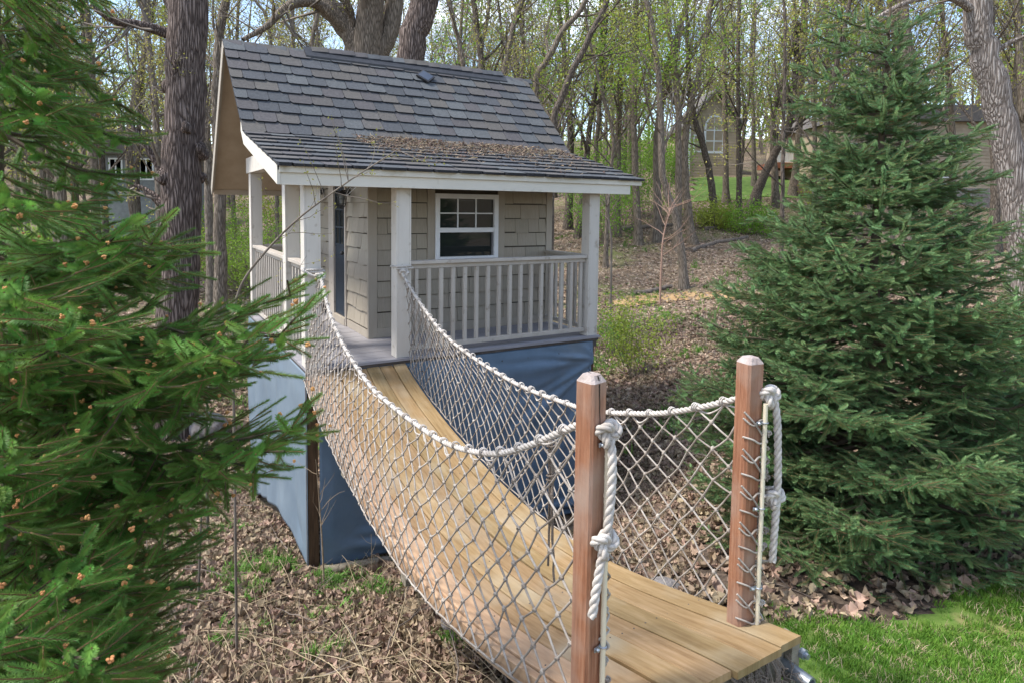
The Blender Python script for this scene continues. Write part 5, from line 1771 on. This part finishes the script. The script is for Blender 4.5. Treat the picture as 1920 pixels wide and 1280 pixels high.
shrub(1190, 690, 12.6, 1.75, .75, 16, 1, springm, 'upright yellow green leafy shrub behind the right corner of the porch', ln=7, ls=.055, lsp=.09)
shrub(1150, 660, 14.5, 1.1, .6, 10, 2, springg, 'low green bush behind the upright shrub, close to the porch corner post', ln=6, ls=.05)
shrub(1510, 352, 38, 1.5, 1.8, 50, 3, None, 'pinkish brown leafless mounded bush below the red-beamed deck', stem=.02, bk_=pm('pink_twigs', (.25, .15, .11), (.38, .25, .19), 6))
for i, (px, py, D, h_, w_, lab) in enumerate([(480, 470, 21, 2.6, 1.8, 'green bush seen through the left side porch posts'), (540, 470, 23, 3.0, 2.0, 'dense green bush between the side post and the corner post'),
        (445, 480, 22, 2.2, 1.6, 'green bush just left of the outermost porch post'), (100, 500, 27, 2.6, 2.4, 'green bush glowing behind the left spruce'),
        (200, 480, 30, 2.4, 2.4, 'green thicket between trunks at the left'), (1165, 400, 30, 5.0, 2.2, 'tall green thicket beside the straight green-leafed tree'),
        (1215, 390, 33, 4.4, 2.4, 'tall green thicket behind the kinked grey tree'), (1130, 420, 27, 3.2, 1.6, 'green thicket by the end of the porch roof'),
        (1410, 395, 29, 1.4, 1.4, 'pale green low bush below the leaning dark trunk'), (1340, 410, 30, 1.2, 1.2, 'pale green bush at the foot of the dark mossy trunk'),
        (1095, 380, 40, 4.5, 3.0, 'green thicket glimpsed behind the roof end'), (1560, 400, 33, 2.2, 2.4, 'green bush half hidden by the big dark spruce'),
        (1240, 372, 45, 4.0, 3.0, 'bright leafy thicket left of the arched window house'), (620, 440, 30, 3.5, 3.0, 'green thicket behind the playhouse'), (420, 420, 28, 3.4, 2.6, 'leafy thicket between the furrowed trunk and the roof edge'), (350, 470, 25, 2.4, 2.2, 'low green thicket behind the foot of the furrowed trunk'), (30, 470, 26, 2.6, 2.4, 'yellow green thicket at the far left edge'), (520, 400, 34, 4.0, 3.0, 'green thicket farther back behind the side porch')]):
    shrub(px, py, D, h_, w_, 22, 20 + i, (springg, springm)[i % 2 if i > 7 else 0], lab, ln=7, ls=.05 * max(1.4, D / 15), lsp=.22, stem=.012)


def sapling(pts, D, r, seed, label, leaf=None, tw=10, tl=.4, rise=0, name='sapling', bk_=None, root_at=None, ls=.02):
    rg = np.random.default_rng(seed)
    P = smooth_path([at(x, y, D) for x, y in pts], 5); b = P[0].copy(); b[2] = min(b[2], g1(b[0], b[1]) + .0)
    P = np.vstack([b, P[1:]]) - b
    root = thing(name, label, 'sapling', b)
    mb = MB(); mb.tube(P, np.linspace(r, r * .25, len(P)), 6, caps=False); C = []
    for k in range(tw):
        i = int(rg.integers(len(P) // 3, len(P) - 1)); t = P[i] - P[i - 1]; t /= np.linalg.norm(t)
        d = t * .6 + rand_perp(rg, t) * .8; Q = [P[i]]
        for s_ in range(5):
            d = d + rg.normal(size=3) * .18 + np.array([0, 0, .08]); Q.append(Q[-1] + d / np.linalg.norm(d) * tl * rg.uniform(.6, 1) / 5)
        mb.tube(Q, np.linspace(r * .3, r * .1, 6), 4, caps=False); C += Q[2:]
    mb.build('stem', bk_ or greybr, root, smooth=True)
    if leaf:
        mb = MB(); leaf_cloud(mb, C, 3, .012, ls, rg); tag(mb.build('leaves', leaf, root), kind='stuff')
    return root


sapling([(432, 600), (455, 530), (500, 470), (560, 410), (640, 350), (700, 310), (775, 262)], 4.6, .011, 1, 'thin leaning branch crossing in front of the left porch posts and fascia', yellowm, 16, .55, name='leaning_sapling', ls=.018)
sapling([(386, 830), (388, 760), (392, 705), (384, 640)], 7.5, .022, 2, 'thin upright stem standing in front of the round boulder', yellowm, 6, .5, ls=.02)
sapling([(372, 1130), (376, 1000), (382, 900), (386, 830)], 5.6, .014, 12, 'thin pole-like stem behind the lower boughs of the left spruce', None, 4, .3)
sapling([(607, 1075), (603, 1000), (598, 930), (592, 860)], 5.85, .010, 3, 'dry leafless seedling in front of the dark tarpaulin beside the corner post', None, 9, .35, bk_=strawm)
sapling([(1238, 548), (1240, 500), (1243, 450), (1252, 410), (1262, 380)], 19, .035, 4, 'pinkish bare sapling with forking branches left of the kinked grey tree', None, 16, 1.5, bk_=MATS['pink_twigs'])
sapling([(700, 1180), (698, 1090), (696, 1000)], 4.8, .004, 5, 'single dry stalk standing in the leaves left of the net', None, 3, .15, bk_=strawm)
sapling([(1148, 470), (1140, 400), (1130, 350)], 16, .03, 6, 'bare greyish sapling tangled beside the porch corner post', None, 16, 1.2)
sapling([(300, 620), (360, 640), (430, 610), (520, 560), (575, 480)], 5.2, .006, 8, 'fine budding twig arching between the left spruce and the porch', yellowm, 7, .35, ls=.02)

# --- boulders, logs
def boulder(px, py, D, r, seed, label, sq=(1, 1, .8), sink=.25):
    p = at(px, py, D); z = g1(p[0], p[1])
    mb = MB(); mb.sphere((0, 0, 0), r, 28, 18, noise=.09, seed=seed, sq=sq)
    o = mb.build('boulder', stone, loc=(p[0], p[1], z + r * sq[2] * (1 - sink * 2)), smooth=True)
    return tag(o, label, 'boulder')


boulder(391, 806, 12.2, .36, 3, 'round pale boulder beside the foot of the massive furrowed trunk', (1, 1, .8), .12)
boulder(1243, 1092, 4.3, .095, 4, 'grey stone behind the far net near the end of the bridge', (1.3, 1, .8), .2)
boulder(862, 1150, 4.5, .13, 5, 'small stone under the edge of the bridge', (1, 1, .9), .15)
boulder(236, 1245, 3.6, .13, 6, 'grey stone half hidden by the low boughs of the left spruce', (1.3, 1, .7), .2)


def log(a, b, r, seed, label, mat_=deadw, lift=.6, bend=.1, name='fallen_log'):
    rg = np.random.default_rng(seed); a = np.array(a); b = np.array(b); n = 9; t = np.linspace(0, 1, n)[:, None]
    P = a[None] * (1 - t) + b[None] * t; L_ = np.linalg.norm(b - a)
    P[:, :2] += rg.normal(size=(n, 2)) * bend * L_ * .12
    P[:, 2] = gz(P[:, 0], P[:, 1]) + r * lift
    base = P[n // 2].copy(); mb = MB(); mb.tube(P - base, r * (1 + rg.normal(size=n) * .08) * np.linspace(1, .7, n), 9)
    return tag(mb.build(name, mat_, loc=base, smooth=True), label, 'log')


G_ = lambda x, y: ground_at(x, y)
log(H(.08, -.10, 0), H(1.15, -.14, 0), .055, 1, 'old half-buried log lying along the foot of the dark tarpaulin', greyw, .45)
log(G_(1320, 432), G_(1440, 418), .10, 2, 'thin fallen trunk on the slope below the far lawn')
log(G_(1290, 472), G_(1400, 447), .09, 3, 'thin fallen trunk lying across the slope, middle one of three')
log(G_(1190, 553), G_(1262, 540), .09, 4, 'fallen log beside the tan mulch path at the foot of the kinked grey tree')
log(G_(1160, 435), G_(1260, 425), .12, 5, 'fallen trunk on the slope left of the kinked grey tree')
log(G_(1310, 592), G_(1370, 566), .03, 6, 'bleached branch lying on the ground left of the big dark spruce', strawm)
log(G_(1480, 420), G_(1560, 432), .08, 7, 'short fallen trunk half behind the big dark spruce')

# brush pile
p = at(430, 540, 22); zp = g1(p[0], p[1]); mb = MB(); rg = np.random.default_rng(8)
for k in range(260):
    c = np.array([rg.normal() * 1.1, rg.normal() * .7, abs(rg.normal()) * .28]); d = np.array([rg.normal(), rg.normal(), rg.normal() * .25]); d /= np.linalg.norm(d); l_ = rg.uniform(.4, 1.3)
    mb.tube([c - d * l_ / 2, c + rg.normal(size=3) * .06, c + d * l_ / 2], [.016, .013, .006], 4, caps=False)
bp2 = mb.build('brush_pile', deadw, loc=(p[0], p[1], zp)); tag(bp2, 'heap of dead branches on the ground behind the left porch post', 'brush pile', kind='stuff')

# ------------------------------------------------------------------ houses beyond the trees
lapm = pm('lap_siding_tan', (.34, .27, .19), (.42, .34, .25), 3, (1, 1, 1), .8, .1)
houseroof = pm('far_roof', (.10, .09, .085), (.16, .145, .13), 5)
redw = pm('red_deck_beam', (.24, .085, .05), (.33, .13, .08), 5)


def win(parent, x0, x1, z0, z1, nx, nz_, y=-.04, arch=0, fw=.10):
    f = MB(); f.box(x0 - fw, x0, y, .05, z0 - fw, z1 + (0 if arch else fw)); f.box(x1, x1 + fw, y, .05, z0 - fw, z1 + (0 if arch else fw)); f.box(x0, x1, y, .05, z0 - fw, z0)
    if not arch: f.box(x0, x1, y, .05, z1, z1 + fw)
    for k in range(1, nx): xx_ = x0 + (x1 - x0) * k / nx; f.box(xx_ - .04, xx_ + .04, y, .04, z0, z1)
    for k in range(1, nz_): zz_ = z0 + (z1 - z0) * k / nz_; f.box(x0, x1, y + .005, .035, zz_ - .04, zz_ + .04)
    if arch:
        xm = (x0 + x1) / 2; Rr = (x1 - x0) / 2 + fw / 2
        f.box(x0, x1, y, .05, z1, z1 + .08)
        f.tube([(xm + Rr * math.cos(t), (y + .05) / 2, z1 + .08 + arch * math.sin(t)) for t in np.linspace(0, PI, 15)], fw * .6, 6)
        f.tube([(xm, .0, z1), (xm, .0, z1 + arch)], .04, 4)
    w_ = f.build('window', winw, parent)
    g = MB(); g.box(x0, x1, .0, .02, z0, z1)
    if arch:
        xm = (x0 + x1) / 2
        pts = [(xm + (x1 - x0) / 2 * math.cos(t), z1 + .081 + arch * math.sin(t)) for t in np.linspace(0, PI, 13)]
        g.prism(pts, .0, .02, 'y')
    g.build('pane', skyglass, w_)
    return w_


def laps(parent, prof, mt):
    """clapboards clipped to a gable profile: list of (x0,x1,z) rows"""
    mb = MB()
    for x0, x1, z in prof:
        V = [(x0, .0, z), (x1, .0, z), (x1, -.03, z), (x0, -.03, z), (x0, .0, z + .2), (x1, .0, z + .2), (x1, -.005, z + .2), (x0, -.005, z + .2)]
        mb.add(V, [(0, 3, 2, 1), (3, 7, 6, 2), (0, 4, 7, 3), (1, 2, 6, 5)])
    return tag(mb.build('lap_siding', mt, parent), kind='stuff')


D = 47; c = at(1336, 340, D); b = np.array([c[0], c[1], g1(c[0], c[1])]); s_ = D / F_PX
hA = thing('house', 'tan gabled house with tall white arched window among the trees', 'house', b, 0)
hh = lambda y: float(at(1336, y, D)[2] - b[2]); wx_ = lambda x: (x - 1336) * s_
mb = MB(); prof = [(wx_(1286), -1), (wx_(1384), -1), (wx_(1384), hh(235)), (wx_(1336), hh(178)), (wx_(1286), hh(235))]
mb.prism(prof, 0.03, 5, 'y'); mb.build('wall', lapm, hA)
rows = []
for z in np.arange(-.2, hh(180), .2):
    k = max(0, (z - hh(235)) / (hh(178) - hh(235))); rows.append((wx_(1286) * (1 - k), wx_(1384) * (1 - k), z)) if k < 1 else None
laps(hA, rows, lapm)
mb = MB()
for a, b_ in (((wx_(1280), hh(242)), (0, hh(172))), ((wx_(1390), hh(242)), (0, hh(172)))):
    a = np.array(a); b_ = np.array(b_); mb.prism([tuple(a), tuple(b_), (b_[0], b_[1] + .25), (a[0], a[1] + .25)], -.5, 5.3, 'y')
mb.build('roof', houseroof, hA)
win(hA, wx_(1321), wx_(1351), hh(284), hh(246), 2, 2, arch=1.0, fw=.16)
win(hA, wx_(1300), wx_(1311), hh(284), hh(256), 1, 2)
mb = MB(); mb.box(wx_(1283), wx_(1292), -.1, .5, -1, hh(238)); mb.build('corner_board', winw, hA)

D = 44; c = at(1500, 340, D); b = np.array([c[0], c[1], g1(c[0], c[1])]); s_ = D / F_PX
dk = thing('deck', 'raised wooden deck with white railing and dark red beam between the two houses', 'deck', b, 0)
hh = lambda y: float(at(1500, y, D)[2] - b[2]); wx_ = lambda x: (x - 1500) * s_
mb = MB(); mb.box(wx_(1450), wx_(1550), -.1, 3, hh(316), hh(306)); mb.build('beam', redw, dk)
for x in (1455, 1500, 1545):
    mb = MB(); mb.box(wx_(x) - .1, wx_(x) + .1, .1, .3, -1, hh(316) - .002); mb.build('support_post', redw, dk)
rl = MB(); rl.box(wx_(1450), wx_(1550), -.08, .0, hh(286), hh(283)); r_ = rl.build('railing', winw, dk)
m2 = MB(); m2.box(-.04, .04, -.06, -.02, 0, hh(287) - hh(305)); mm = mesh_from(m2, 'baluster', winw)
for x in np.linspace(1451, 1549, 34): inst('baluster', mm, r_, (wx_(x), 0, hh(305)))
mb = MB(); mb.box(wx_(1500), wx_(1570), 3.05, 6, -1, hh(262)); mb.build('wall', lapm, dk)

D = 38; c = at(1700, 370, D); b = np.array([c[0], c[1], g1(c[0], c[1])]); s_ = D / F_PX
hB = thing('house', 'tan lap-sided house mostly hidden behind the big dark spruce', 'house', b, 0)
hh = lambda y: float(at(1700, y, D)[2] - b[2]); wx_ = lambda x: (x - 1700) * s_
mb = MB(); mb.box(wx_(1575), wx_(1862), .03, 8, -1.5, hh(228)); mb.build('wall', lapm, hB)
laps(hB, [(wx_(1575), wx_(1862), z) for z in np.arange(-.4, hh(234), .2)], lapm)
mb = MB(); mb.prism([(wx_(1565), hh(228)), (wx_(1872), hh(228)), (wx_(1850), hh(198)), (wx_(1590), hh(198))], -.4, 8, 'y'); mb.build('roof', houseroof, hB)
for x, y in ((1785, 272), (1772, 332), (1600, 285), (1700, 300)): win(hB, wx_(x) - .25, wx_(x) + .25, hh(y + 12), hh(y - 12), 1, 2)
mb = MB(); mb.box(wx_(1700), wx_(1862), -.2, .02, -1.4, hh(352)); mb.build('foundation', stone, hB)

D = 40; c = at(250, 400, D); b = np.array([c[0], c[1], g1(c[0], c[1])]); s_ = D / F_PX
hC = thing('house', 'pale grey house glimpsed between the trunks at the left', 'house', b, 0)
hh = lambda y: float(at(250, y, D)[2] - b[2]); wx_ = lambda x: (x - 250) * s_
paleh = pm('pale_grey_siding', (.16, .17, .18), (.22, .23, .24), 4)
mb = MB(); mb.box(wx_(185), wx_(305), 0, 6, -1.5, hh(290)); mb.build('wall', paleh, hC)
mb = MB(); mb.prism([(wx_(178), hh(290)), (wx_(312), hh(290)), (wx_(290), hh(245)), (wx_(200), hh(245))], -.4, 6.4, 'y'); mb.build('roof', houseroof, hC)
win(hC, wx_(266), wx_(288), hh(335), hh(300), 2, 1)
win(hC, wx_(210), wx_(230), hh(335), hh(300), 2, 1)


# ------------------------------------------------------------------ leaf litter, straw, grass: uncountable
def leaf_src(name, kind, seed, mt):
    rg = np.random.default_rng(seed); mb = MB(); n = 5
    G = np.zeros((n + 1, 3, 3)); L_ = .085
    for i in range(n + 1):
        t = i / n; w_ = (.030 * math.sin(PI * min(1, t * 1.05 + .04)) ** .7) * (1 + (.35 if kind and i % 2 else -.12))
        for j, sx in enumerate((-1, 0, 1)):
            G[i, j] = (sx * w_, (t - .5) * L_, .018 * (sx * sx) * rg.uniform(.3, 1.6) + .022 * (t - .5) ** 2 * 4 * rg.uniform(.4, 1.2) + rg.normal() * .003)
    mb.grid(G)
    return src_obj(name, mb, [mt], False)


leafs = [leaf_src('dead_leaf', k % 2, 40 + k, leafm) for k in range(6)]
lcoll = src_collection('dead_leaves', leafs)


leafp = pm('pale_dead_leaf', (.27, .20, .145), (.52, .42, .33), 9, (1, 1, 1), .85, 0, rand=.35, transl=.1)
lcoll2 = src_collection('pale_dead_leaves', [leaf_src('pale_leaf', k % 2, 50 + k, (leafp, leafp, leafm)[k % 3]) for k in range(6)])


def flat_rot(n, tilt=.5):
    return np.stack([RNG.normal(size=n) * tilt, RNG.normal(size=n) * tilt, RNG.uniform(0, 6.283, n)], 1)


def sample_view(n, y0, y1, x0=-40, x1=1960, dmax=26):
    """random points of the ground in view, spread evenly over the ground itself"""
    P = []
    X = RNG.uniform(-14, 14, n * 6); Y = RNG.uniform(2.4, dmax, n * 6)
    d = Y
    ok = np.abs(X) < Y * .86 + .4
    X, Y = X[ok], Y[ok]
    return X, Y


hA_ = lambda X, Y: ((X - O[0]) * EX[0] + (Y - O[1]) * EX[1], (X - O[0]) * EY[0] + (Y - O[1]) * EY[1])
LAWN_A = np.array(LAWN); SOIL_A = np.array(SOIL)


def litter(name, n, d0, d1, coll, nv, s0, s1, dens_pow=1.0, lift=.012, tilt=.5, avoid_lawn=True, mask=None, patchy=0):
    u = RNG.random(n * 3); Dd = (d0 ** (2 - dens_pow) + u * (d1 ** (2 - dens_pow) - d0 ** (2 - dens_pow))) ** (1 / (2 - dens_pow))
    A = RNG.uniform(-.88, .88, n * 3)
    X = A * Dd; Y = Dd
    ok = np.ones(len(X), bool)
    if avoid_lawn: ok &= ~inside(X, Y, LAWN_A)
    hx, hy_ = hA_(X, Y)
    ok &= ~((hx > .02) & (hx < 3.5) & (hy_ > .03) & (hy_ < 3.7))
    if mask is not None: ok &= mask(X, Y)
    if avoid_lawn: ok &= ~(inside(X, Y, SOIL_A) & (RNG.random(len(X)) < .62))
    if patchy: ok &= (np.sin(X * 1.9 + np.sin(Y * 1.3) * 2) * np.sin(Y * 1.6 - X * .6) + RNG.normal(size=len(X)) * .3) > patchy - 1
    X, Y = X[ok][:n], Y[ok][:n]
    Z = gz(X, Y) + lift * RNG.random(len(X))
    o = scatter(name, np.stack([X, Y, Z], 1), flat_rot(len(X), tilt), RNG.uniform(s0, s1, len(X)), coll, nv)
    return o


tag(litter('leaf_litter', 60000, 2.2, 17, lcoll, 6, .5, 1.45, .9, .03, .42), 'brown fallen oak leaves covering the ground under and around the bridge')
tag(litter('leaf_litter', 34000, 11, 38, lcoll2, 6, .8, 1.6, .6, .03, .5), 'pale fallen leaves strewn over the slope behind the playhouse')

mb_src = []
for k in range(4):
    rg = np.random.default_rng(70 + k); mb = MB(); P = [np.array([0, 0, 0.])]; d = np.array([1, 0, .1])
    for s_ in range(7):
        d = d + rg.normal(size=3) * .09; d[2] = abs(d[2]) * .4 - .02 * s_; P.append(P[-1] + d / np.linalg.norm(d) * .055)
    mb.tube(P, np.linspace(.0026, .0012, 8), 3, caps=False); mb_src.append(src_obj('straw_stalk', mb, [strawm]))
scoll = src_collection('straw_stalks', mb_src)
nearb = lambda X, Y: (X < 1.2) & (Y < 6.3)
tag(litter('dry_straw', 1300, 2.6, 6.2, scoll, 4, .5, 1.7, 1.0, .05, .22, mask=nearb, patchy=.9), 'dry straw and bent dead grass among the fallen leaves')
tw_src = []
for k in range(3):
    rg = np.random.default_rng(90 + k); mb = MB(); P = [np.array([0, 0, 0.])]; d = np.array([1, 0, 0.])
    for s_ in range(6):
        d = d + rg.normal(size=3) * .2; d[2] *= .2; P.append(P[-1] + d / np.linalg.norm(d) * .07)
        if s_ in (2, 4): e = d + rg.normal(size=3) * .8; mb.tube([P[-1], P[-1] + e / np.linalg.norm(e) * .12], [.003, .0015], 3, caps=False)
    mb.tube(P, np.linspace(.006, .002, 7), 4, caps=False); tw_src.append(src_obj('dead_twig', mb, [deadw]))
tag(litter('dead_twigs', 2600, 2.6, 26, src_collection('dead_twigs_src', tw_src), 3, .5, 1.8, .7, .04, .15), 'small dead twigs scattered over the forest floor')


def tuft(name, n, h_, w_, sp, mt, seed, bend=.5):
    rg = np.random.default_rng(seed); mb = MB(); V = []; F = []
    for k in range(n):
        a = rg.uniform(0, 2 * PI); r_ = sp * math.sqrt(rg.random()); b = np.array([r_ * math.cos(a), r_ * math.sin(a), 0])
        a2 = rg.uniform(0, 2 * PI); d = np.array([math.cos(a2), math.sin(a2), 0]); s_ = np.array([-d[1], d[0], 0]); H_ = h_ * rg.uniform(.5, 1.15)
        i = len(V)
        V += [b - s_ * w_ / 2, b + s_ * w_ / 2, b + d * H_ * bend * .35 + np.array([0, 0, H_ * .6]) + s_ * w_ * .4, b + d * H_ * bend * .35 + np.array([0, 0, H_ * .6]) - s_ * w_ * .4, b + d * H_ * bend + np.array([0, 0, H_ * .92])]
        F.append((i, i + 1, i + 2, i + 3)); F.append((i + 3, i + 2, i + 4, i + 4))
    mb.add(V, [f for f in F if f[2] != f[3]]); n0 = mb.n - len(V); f3 = np.array([f[:3] for f in F if f[2] == f[3]]) + n0
    mb.F.append(f3); mb.M.append(np.zeros(len(f3), int))
    return src_obj(name, mb, [mt])


gc = src_collection('grass_tufts', [tuft('grass_tuft', 26, .042, .0035, .035, grassm, 1), tuft('grass_tuft', 22, .034, .0035, .035, grassm, 2), tuft('grass_tuft', 16, .04, .003, .035, strawm, 3, .9)])
m_ = 17000; X = RNG.uniform(1.1, 7.5, m_ * 2); Y = RNG.uniform(1.6, 4.95, m_ * 2)
jx = X + RNG.normal(size=len(X)) * .07; jy = Y + RNG.normal(size=len(X)) * .09
ok = inside(X, Y, LAWN_A) & (np.abs(X) < Y * .9 + .3); jx, jy = jx[ok][:m_], jy[ok][:m_]
bare = (np.sin(jx * 2.7 + 1) * np.sin(jy * 3.9 + jx) + RNG.normal(size=len(jx)) * .35) > -.55
jx, jy = jx[bare], jy[bare]
o = scatter('grass', np.stack([jx, jy, gz(jx, jy) + .008], 1), flat_rot(len(jx), .14), RNG.uniform(.7, 1.25, len(jx)), gc, 3)
g_idx = RNG.random(len(jx)); o.data.attributes['idx'].data.foreach_set('value', np.where(g_idx < .14, 2, np.where(g_idx < .6, 0, 1)).astype(np.int32))
tag(o, 'short green grass of the lawn at the lower right')
wc = src_collection('weed_tufts', [tuft('weed', 12, .10, .012, .05, weedm, 5, .8), tuft('weed', 16, .07, .016, .07, weedm, 6, 1.0), tuft('weed', 18, .13, .006, .05, weedm, 7, .6)])


def weeds(name, label, spots_, n, sp):
    P = []
    for (x, y, k, r_) in spots_:
        c = ground_at(x, y)
        for q_ in range(k):
            P.append((c[0] + RNG.normal() * r_, c[1] + RNG.normal() * r_ * .7))
    P = np.array(P); hx, hy_ = hA_(P[:, 0], P[:, 1]); ok = ~((hx > -.02) & (hx < 3.6) & (hy_ > -.03) & (hy_ < 3.8)); P = P[ok]
    o = scatter(name, np.column_stack([P, gz(P[:, 0], P[:, 1])]), flat_rot(len(P), .2), RNG.uniform(.5, 1.3, len(P)), wc, 3)
    return tag(o, label)


weeds('weeds', 'green weeds sprouting through the dead leaves near the playhouse', [(480, 1075, 50, .2), (440, 1105, 40, .2), (620, 1095, 45, .12), (660, 1110, 30, .15), (580, 1240, 14, .1),
      (640, 1150, 12, .1), (520, 1060, 40, .15), (740, 1110, 20, .2), (460, 1200, 20, .2), (700, 1050, 20, .2), (880, 1200, 20, .2), (1130, 680, 160, .5), (1170, 690, 120, .5), (1300, 665, 60, .2),
      (1240, 600, 160, .8), (1160, 620, 140, .7), (1270, 790, 30, .3), (390, 1000, 30, .3), (1180, 560, 200, 1.1), (450, 700, 60, .6), (440, 620, 60, .8), (420, 740, 50, .4)], 0, 0)
P = []
for q_ in range(2600):
    D = RNG.uniform(9, 30); P.append((RNG.uniform(-.8, .8) * D, D))
P = np.array(P); keep = (np.sin(P[:, 0] * .7 + 2) * np.sin(P[:, 1] * .55 + P[:, 0] * .3)) > .05; P = P[keep]
hx, hy_ = hA_(P[:, 0], P[:, 1]); P = P[~((hx > -.1) & (hx < 3.7) & (hy_ > -.1) & (hy_ < 3.9))]
tag(scatter('ground_cover', np.column_stack([P, gz(P[:, 0], P[:, 1])]), flat_rot(len(P), .2), RNG.uniform(.8, 2.2, len(P)), wc, 3), 'patches of low green ground cover on the slopes')

# leaf litter and pine straw caught in the valley of the porch roof
n = 3400
u = RNG.random(n); xs_ = RNG.uniform(.9, 4.0, n)
dens = np.clip(.35 + .65 * np.sin(xs_ * 2.3 + 1.0) ** 2, 0, 1)
ys_ = 1.46 - np.abs(RNG.normal(size=n)) * (.16 + .28 * RNG.random(n)) * (1 + .8 * (RNG.random(n) < .3)); ok = (RNG.random(n) < dens) & (ys_ > -.1)
xs_, ys_ = xs_[ok], ys_[ok]
zs2 = np.interp(ys_, [EV[0], BR[0]], [EV[1], BR[1]]) + .022 + .05 * np.exp(-((ys_ - 1.4) / .14) ** 2) * RNG.random(len(xs_))
RPt = np.array([H(a, b, c) for a, b, c in zip(xs_, ys_, zs2)])
rl_src = [leaf_src('roof_leaf', k % 2, 60 + k, litter_roof) for k in range(2)] + [src_obj('roof_twig', (lambda m: (m.tube([(-.05, 0, 0), (0, .008, .004), (.05, -.004, 0)], .0022, 3, caps=False), m)[1])(MB()), [deadw]),
         src_obj('roof_straw', (lambda m: (m.tube([(-.04, 0, 0), (0, .008, .004), (.05, .004, 0)], .0018, 3, caps=False), m)[1])(MB()), [strawm])]
o = scatter('roof_leaf_litter', RPt, flat_rot(len(RPt), .35), RNG.uniform(.35, .75, len(RPt)), src_collection('roof_litter_src', rl_src), 4)
ii = RNG.random(len(RPt)); o.data.attributes['idx'].data.foreach_set('value', np.where(ii < .22, 0, np.where(ii < .44, 1, np.where(ii < .78, 2, 3))).astype(np.int32))
o.data.attributes['scl'].data.foreach_set('value', np.where(ii < .44, RNG.uniform(.3, .6, len(RPt)), RNG.uniform(.6, 1.5, len(RPt))).astype(np.float32))
tag(o, 'dead leaves and twigs caught where the porch roof meets the steep roof')


# the wood far behind, where single trees can no longer be told apart
rg = np.random.default_rng(99); mb = MB(); C = []
for k in range(300):
    D = rg.uniform(62, 125); x = rg.uniform(-.95, .95) * D; z = g1(x, D); h_ = rg.uniform(8, 14)
    P = [np.array([x, D, z - .3])]; d = np.array([0, 0, 1.])
    for s_ in range(5): d = d + rg.normal(size=3) * .07; P.append(P[-1] + d / np.linalg.norm(d) * h_ / 5)
    mb.tube(P, np.linspace(.19, .04, 6), 5, caps=False)
    for q_ in range(16):
        j = rg.integers(1, 5); a = P[j] + (P[j + 1] - P[j]) * rg.random(); e = a + np.array([rg.normal() * 1.6, rg.normal() * 1.6, rg.uniform(.6, 3.0)])
        mb.tube([a, (a + e) / 2 + rg.normal(size=3) * .2, e], [.06, .045, .02], 3, caps=False); C += [e, (a + e) / 2, e + rg.normal(size=3) * .5]
    C += [np.array([x, D, z]) + np.array([rg.normal() * 2.2, rg.normal() * 2, rg.uniform(.2, 3.2)]) for _ in range(16)]
base = np.array([0, 90., g1(0, 90)])
mb.V = [v - base for v in mb.V]
fw = mb.build('far_wood', greybr, loc=base); tag(fw, 'distant mass of leafing woodland behind the houses and the slope', kind='stuff')
mb = MB(); leaf_cloud(mb, np.array(C) - base, 2, .8, .40, rg)
tag(mb.build('foliage', springm, fw), kind='stuff')
